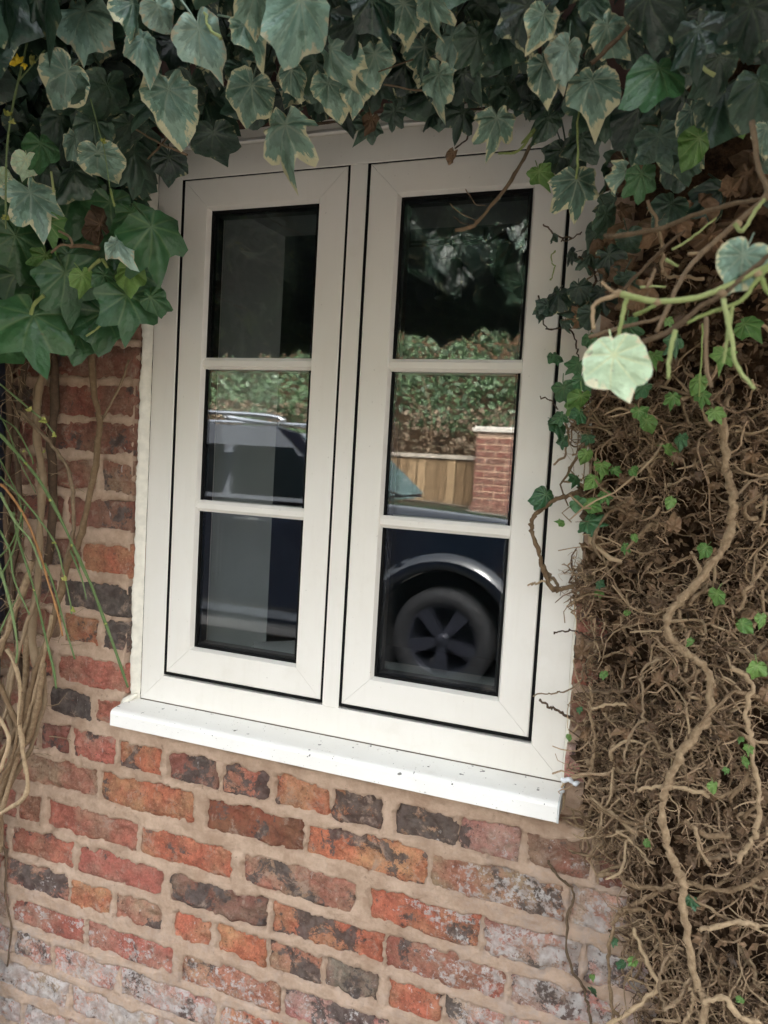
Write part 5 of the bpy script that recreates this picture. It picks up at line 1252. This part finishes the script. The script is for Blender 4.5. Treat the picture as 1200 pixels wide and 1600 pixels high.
# fence of upright boards, each board its own piece
FD = -7.0
zf = at(650, 708, 7.0)[2]
fen = tag(empty('board_fence', (-3.0, FD, GZ)), 'close-boarded brown timber fence behind the parked car, mirrored in the glass', 'fence')
M['board'] = bark_mat('fence_board', (0.15, 0.095, 0.05), (0.30, 0.205, 0.115), 12)
M['grey_wood'] = plain('weathered_rail', (0.36, 0.31, 0.25), 0.85, 0.2, 30)
xr = at(744, 712, 7.0)[0]
for k in range(44):
    x = xr - .118 * (k + 1) + random.uniform(-.004, .004); z1 = zf - .04 + random.uniform(-.006, .006)
    q = Geo().add([(x + 3, .0, .02), (x + 3.125, .014, .02), (x + 3.125, .022, .02), (x + 3, .022, .02), (x + 3, .0, z1 - GZ), (x + 3.125, .014, z1 - GZ), (x + 3.125, .022, z1 - GZ), (x + 3, .022, z1 - GZ)],
                  [(0, 3, 2, 1), (4, 5, 6, 7), (0, 1, 5, 4), (1, 2, 6, 5), (2, 3, 7, 6), (3, 0, 4, 7)])
    q.v = [(a, -b if False else b, c_) for a, b, c_ in q.v]
    q.build('board', M['board'], fen)
q = Geo().box((xr - 5.3 + 3, -.03, zf - GZ - .045), (xr + 3, .05, zf - GZ)); q.build('capping_rail', M['grey_wood'], fen)
for zz_ in (.3, .9): Geo().box((xr - 5.3 + 3, -.07, zz_), (xr + 3, -.002, zz_ + .08)).build('arris_rail', M['grey_wood'], fen)
# brick pier beside the fence
x0p, zp = at(747, 690, 6.95)[0], at(770, 668, 6.95)[2]
pier = tag(empty('brick_pier', (x0p + .24, -7.0, GZ)), 'red brick gate pier with a pale coping at the end of the board fence', 'pier')
Geo().box((-.222, -.222, 0), (.222, .222, zp - GZ - .06)).build('mortar', M['mortar'], pier)
nc = int((zp - GZ - .06) / .075)
for c_ in range(nc):
    for s_ in range(2):
        for side_ in range(4):
            off = (0 if (c_ + side_) % 2 else .0)
            L_ = [(-.23, -.008), (.004, .23)] if c_ % 2 == 0 else [(-.23, -.125), (-.113, .113), (.125, .23)]
        if s_: continue
    for (a, b) in L_:
        for sd_ in (1, -1):
            o = Geo().box((a, .20 * sd_ if sd_ > 0 else -.23, c_ * .075 + .005), (b, .23 if sd_ > 0 else -.20, c_ * .075 + .064)).build('brick', M['brick'], pier)
            j = .8 + .4 * random.random(); o.color = (.17 * j, .055 * j, .04 * j, .3)
        if -.2 > a or b > .2: continue
    for sd_ in (1, -1):
        o = Geo().box((.20 if sd_ > 0 else -.231, -.19, c_ * .075 + .0055), (.231 if sd_ > 0 else -.20, .19, c_ * .075 + .0635)).build('brick', M['brick'], pier)
        j = .8 + .4 * random.random(); o.color = (.17 * j, .055 * j, .04 * j, .3)
Geo().box((-.27, -.27, zp - GZ - .058), (.27, .27, zp - GZ - .018)).build('coping', plain('pale_stone', (0.5, 0.46, 0.4), 0.9, 0.15, 30, bump=.002), pier)
Geo().box((-.25, -.25, zp - GZ - .0175), (.25, .25, zp - GZ)).build('coping', plain('pale_stone_cap', (0.55, 0.52, 0.46), 0.9, 0.15, 30, bump=.002), pier)
# bank and hedge behind
nx, ny = 60, 20
X, T = np.meshgrid(np.linspace(-14, 9, nx), np.linspace(0, 1, ny), indexing='ij')
Yb = -7.4 - T * 5.0; Zb = GZ + 1.0 + 3.3 * sstep(0, 1, T) + fbm(X * 1.3, T * 6, 0, 81) * .5
P = np.stack([X, Yb, Zb], -1).reshape(-1, 3)
tag(obj('bank', P, [tuple(q_) for q_ in grid_faces(nx, ny)], M['litter'], None, True), kind='structure')
M['hedge'] = leaf_mat('hedge_leaf', (0.025, 0.055, 0.02), (0.075, 0.13, 0.05), None, rough=.5)
M['bracken'] = leaf_mat('brown_bracken', (0.10, 0.068, 0.045), (0.22, 0.155, 0.10), None, rough=.8, sheen=.2)
hd = tag(empty('hedge', (-2, -9, GZ + 1)), 'tangled green hedge on the bank above the fence, mirrored in the glass', 'hedge')
pts = []
for i in range(26000):
    x = rng.uniform(-9, 5); h_ = .55 + .5 * float(vnoise(x * 1.1, 3.0)); z = rng.uniform(.75 + .25 * float(vnoise(x * 2, 9)), 2.9)
    y = -8.0 - .55 * max(0, z - .6) + (float(fbm(x * 1.6, z * 1.6, 0, 91)) - .5) * 1.6 + rng.normal(0, .1)
    pts.append(np.array([x, y, z]))
foliage('foliage', pts, (.04, .11), M['hedge'], hd, face=(0, 1, .5), down=.2, shapes=TINY)
pts = [np.array([rng.uniform(-11, 6), -7.5 - rng.uniform(0, .9), rng.uniform(zf - .35, zf + .62)]) for i in range(12000)]
foliage('bracken', pts, (.03, .09), M['bracken'], hd, face=(0, 1, .5), down=.1, shapes=TINY)
q = Geo()
for i in range(70):
    x = rng.uniform(-10, 5); p = np.array([x, -7.7 - rng.uniform(0, .6), zf - .3]); d = np.array([rng.normal() * .4, rng.normal() * .3, 1.0]); P = [p]
    for k in range(6): d = d + rng.normal(0, .25, 3); d /= np.linalg.norm(d); P.append(P[-1] + d * rng.uniform(.1, .3))
    q.tube(np.array(P) - np.array(hd.location), [.016, .006], 5, False)
tag(q.build('branches', M['brownstem'], hd), kind='stuff')
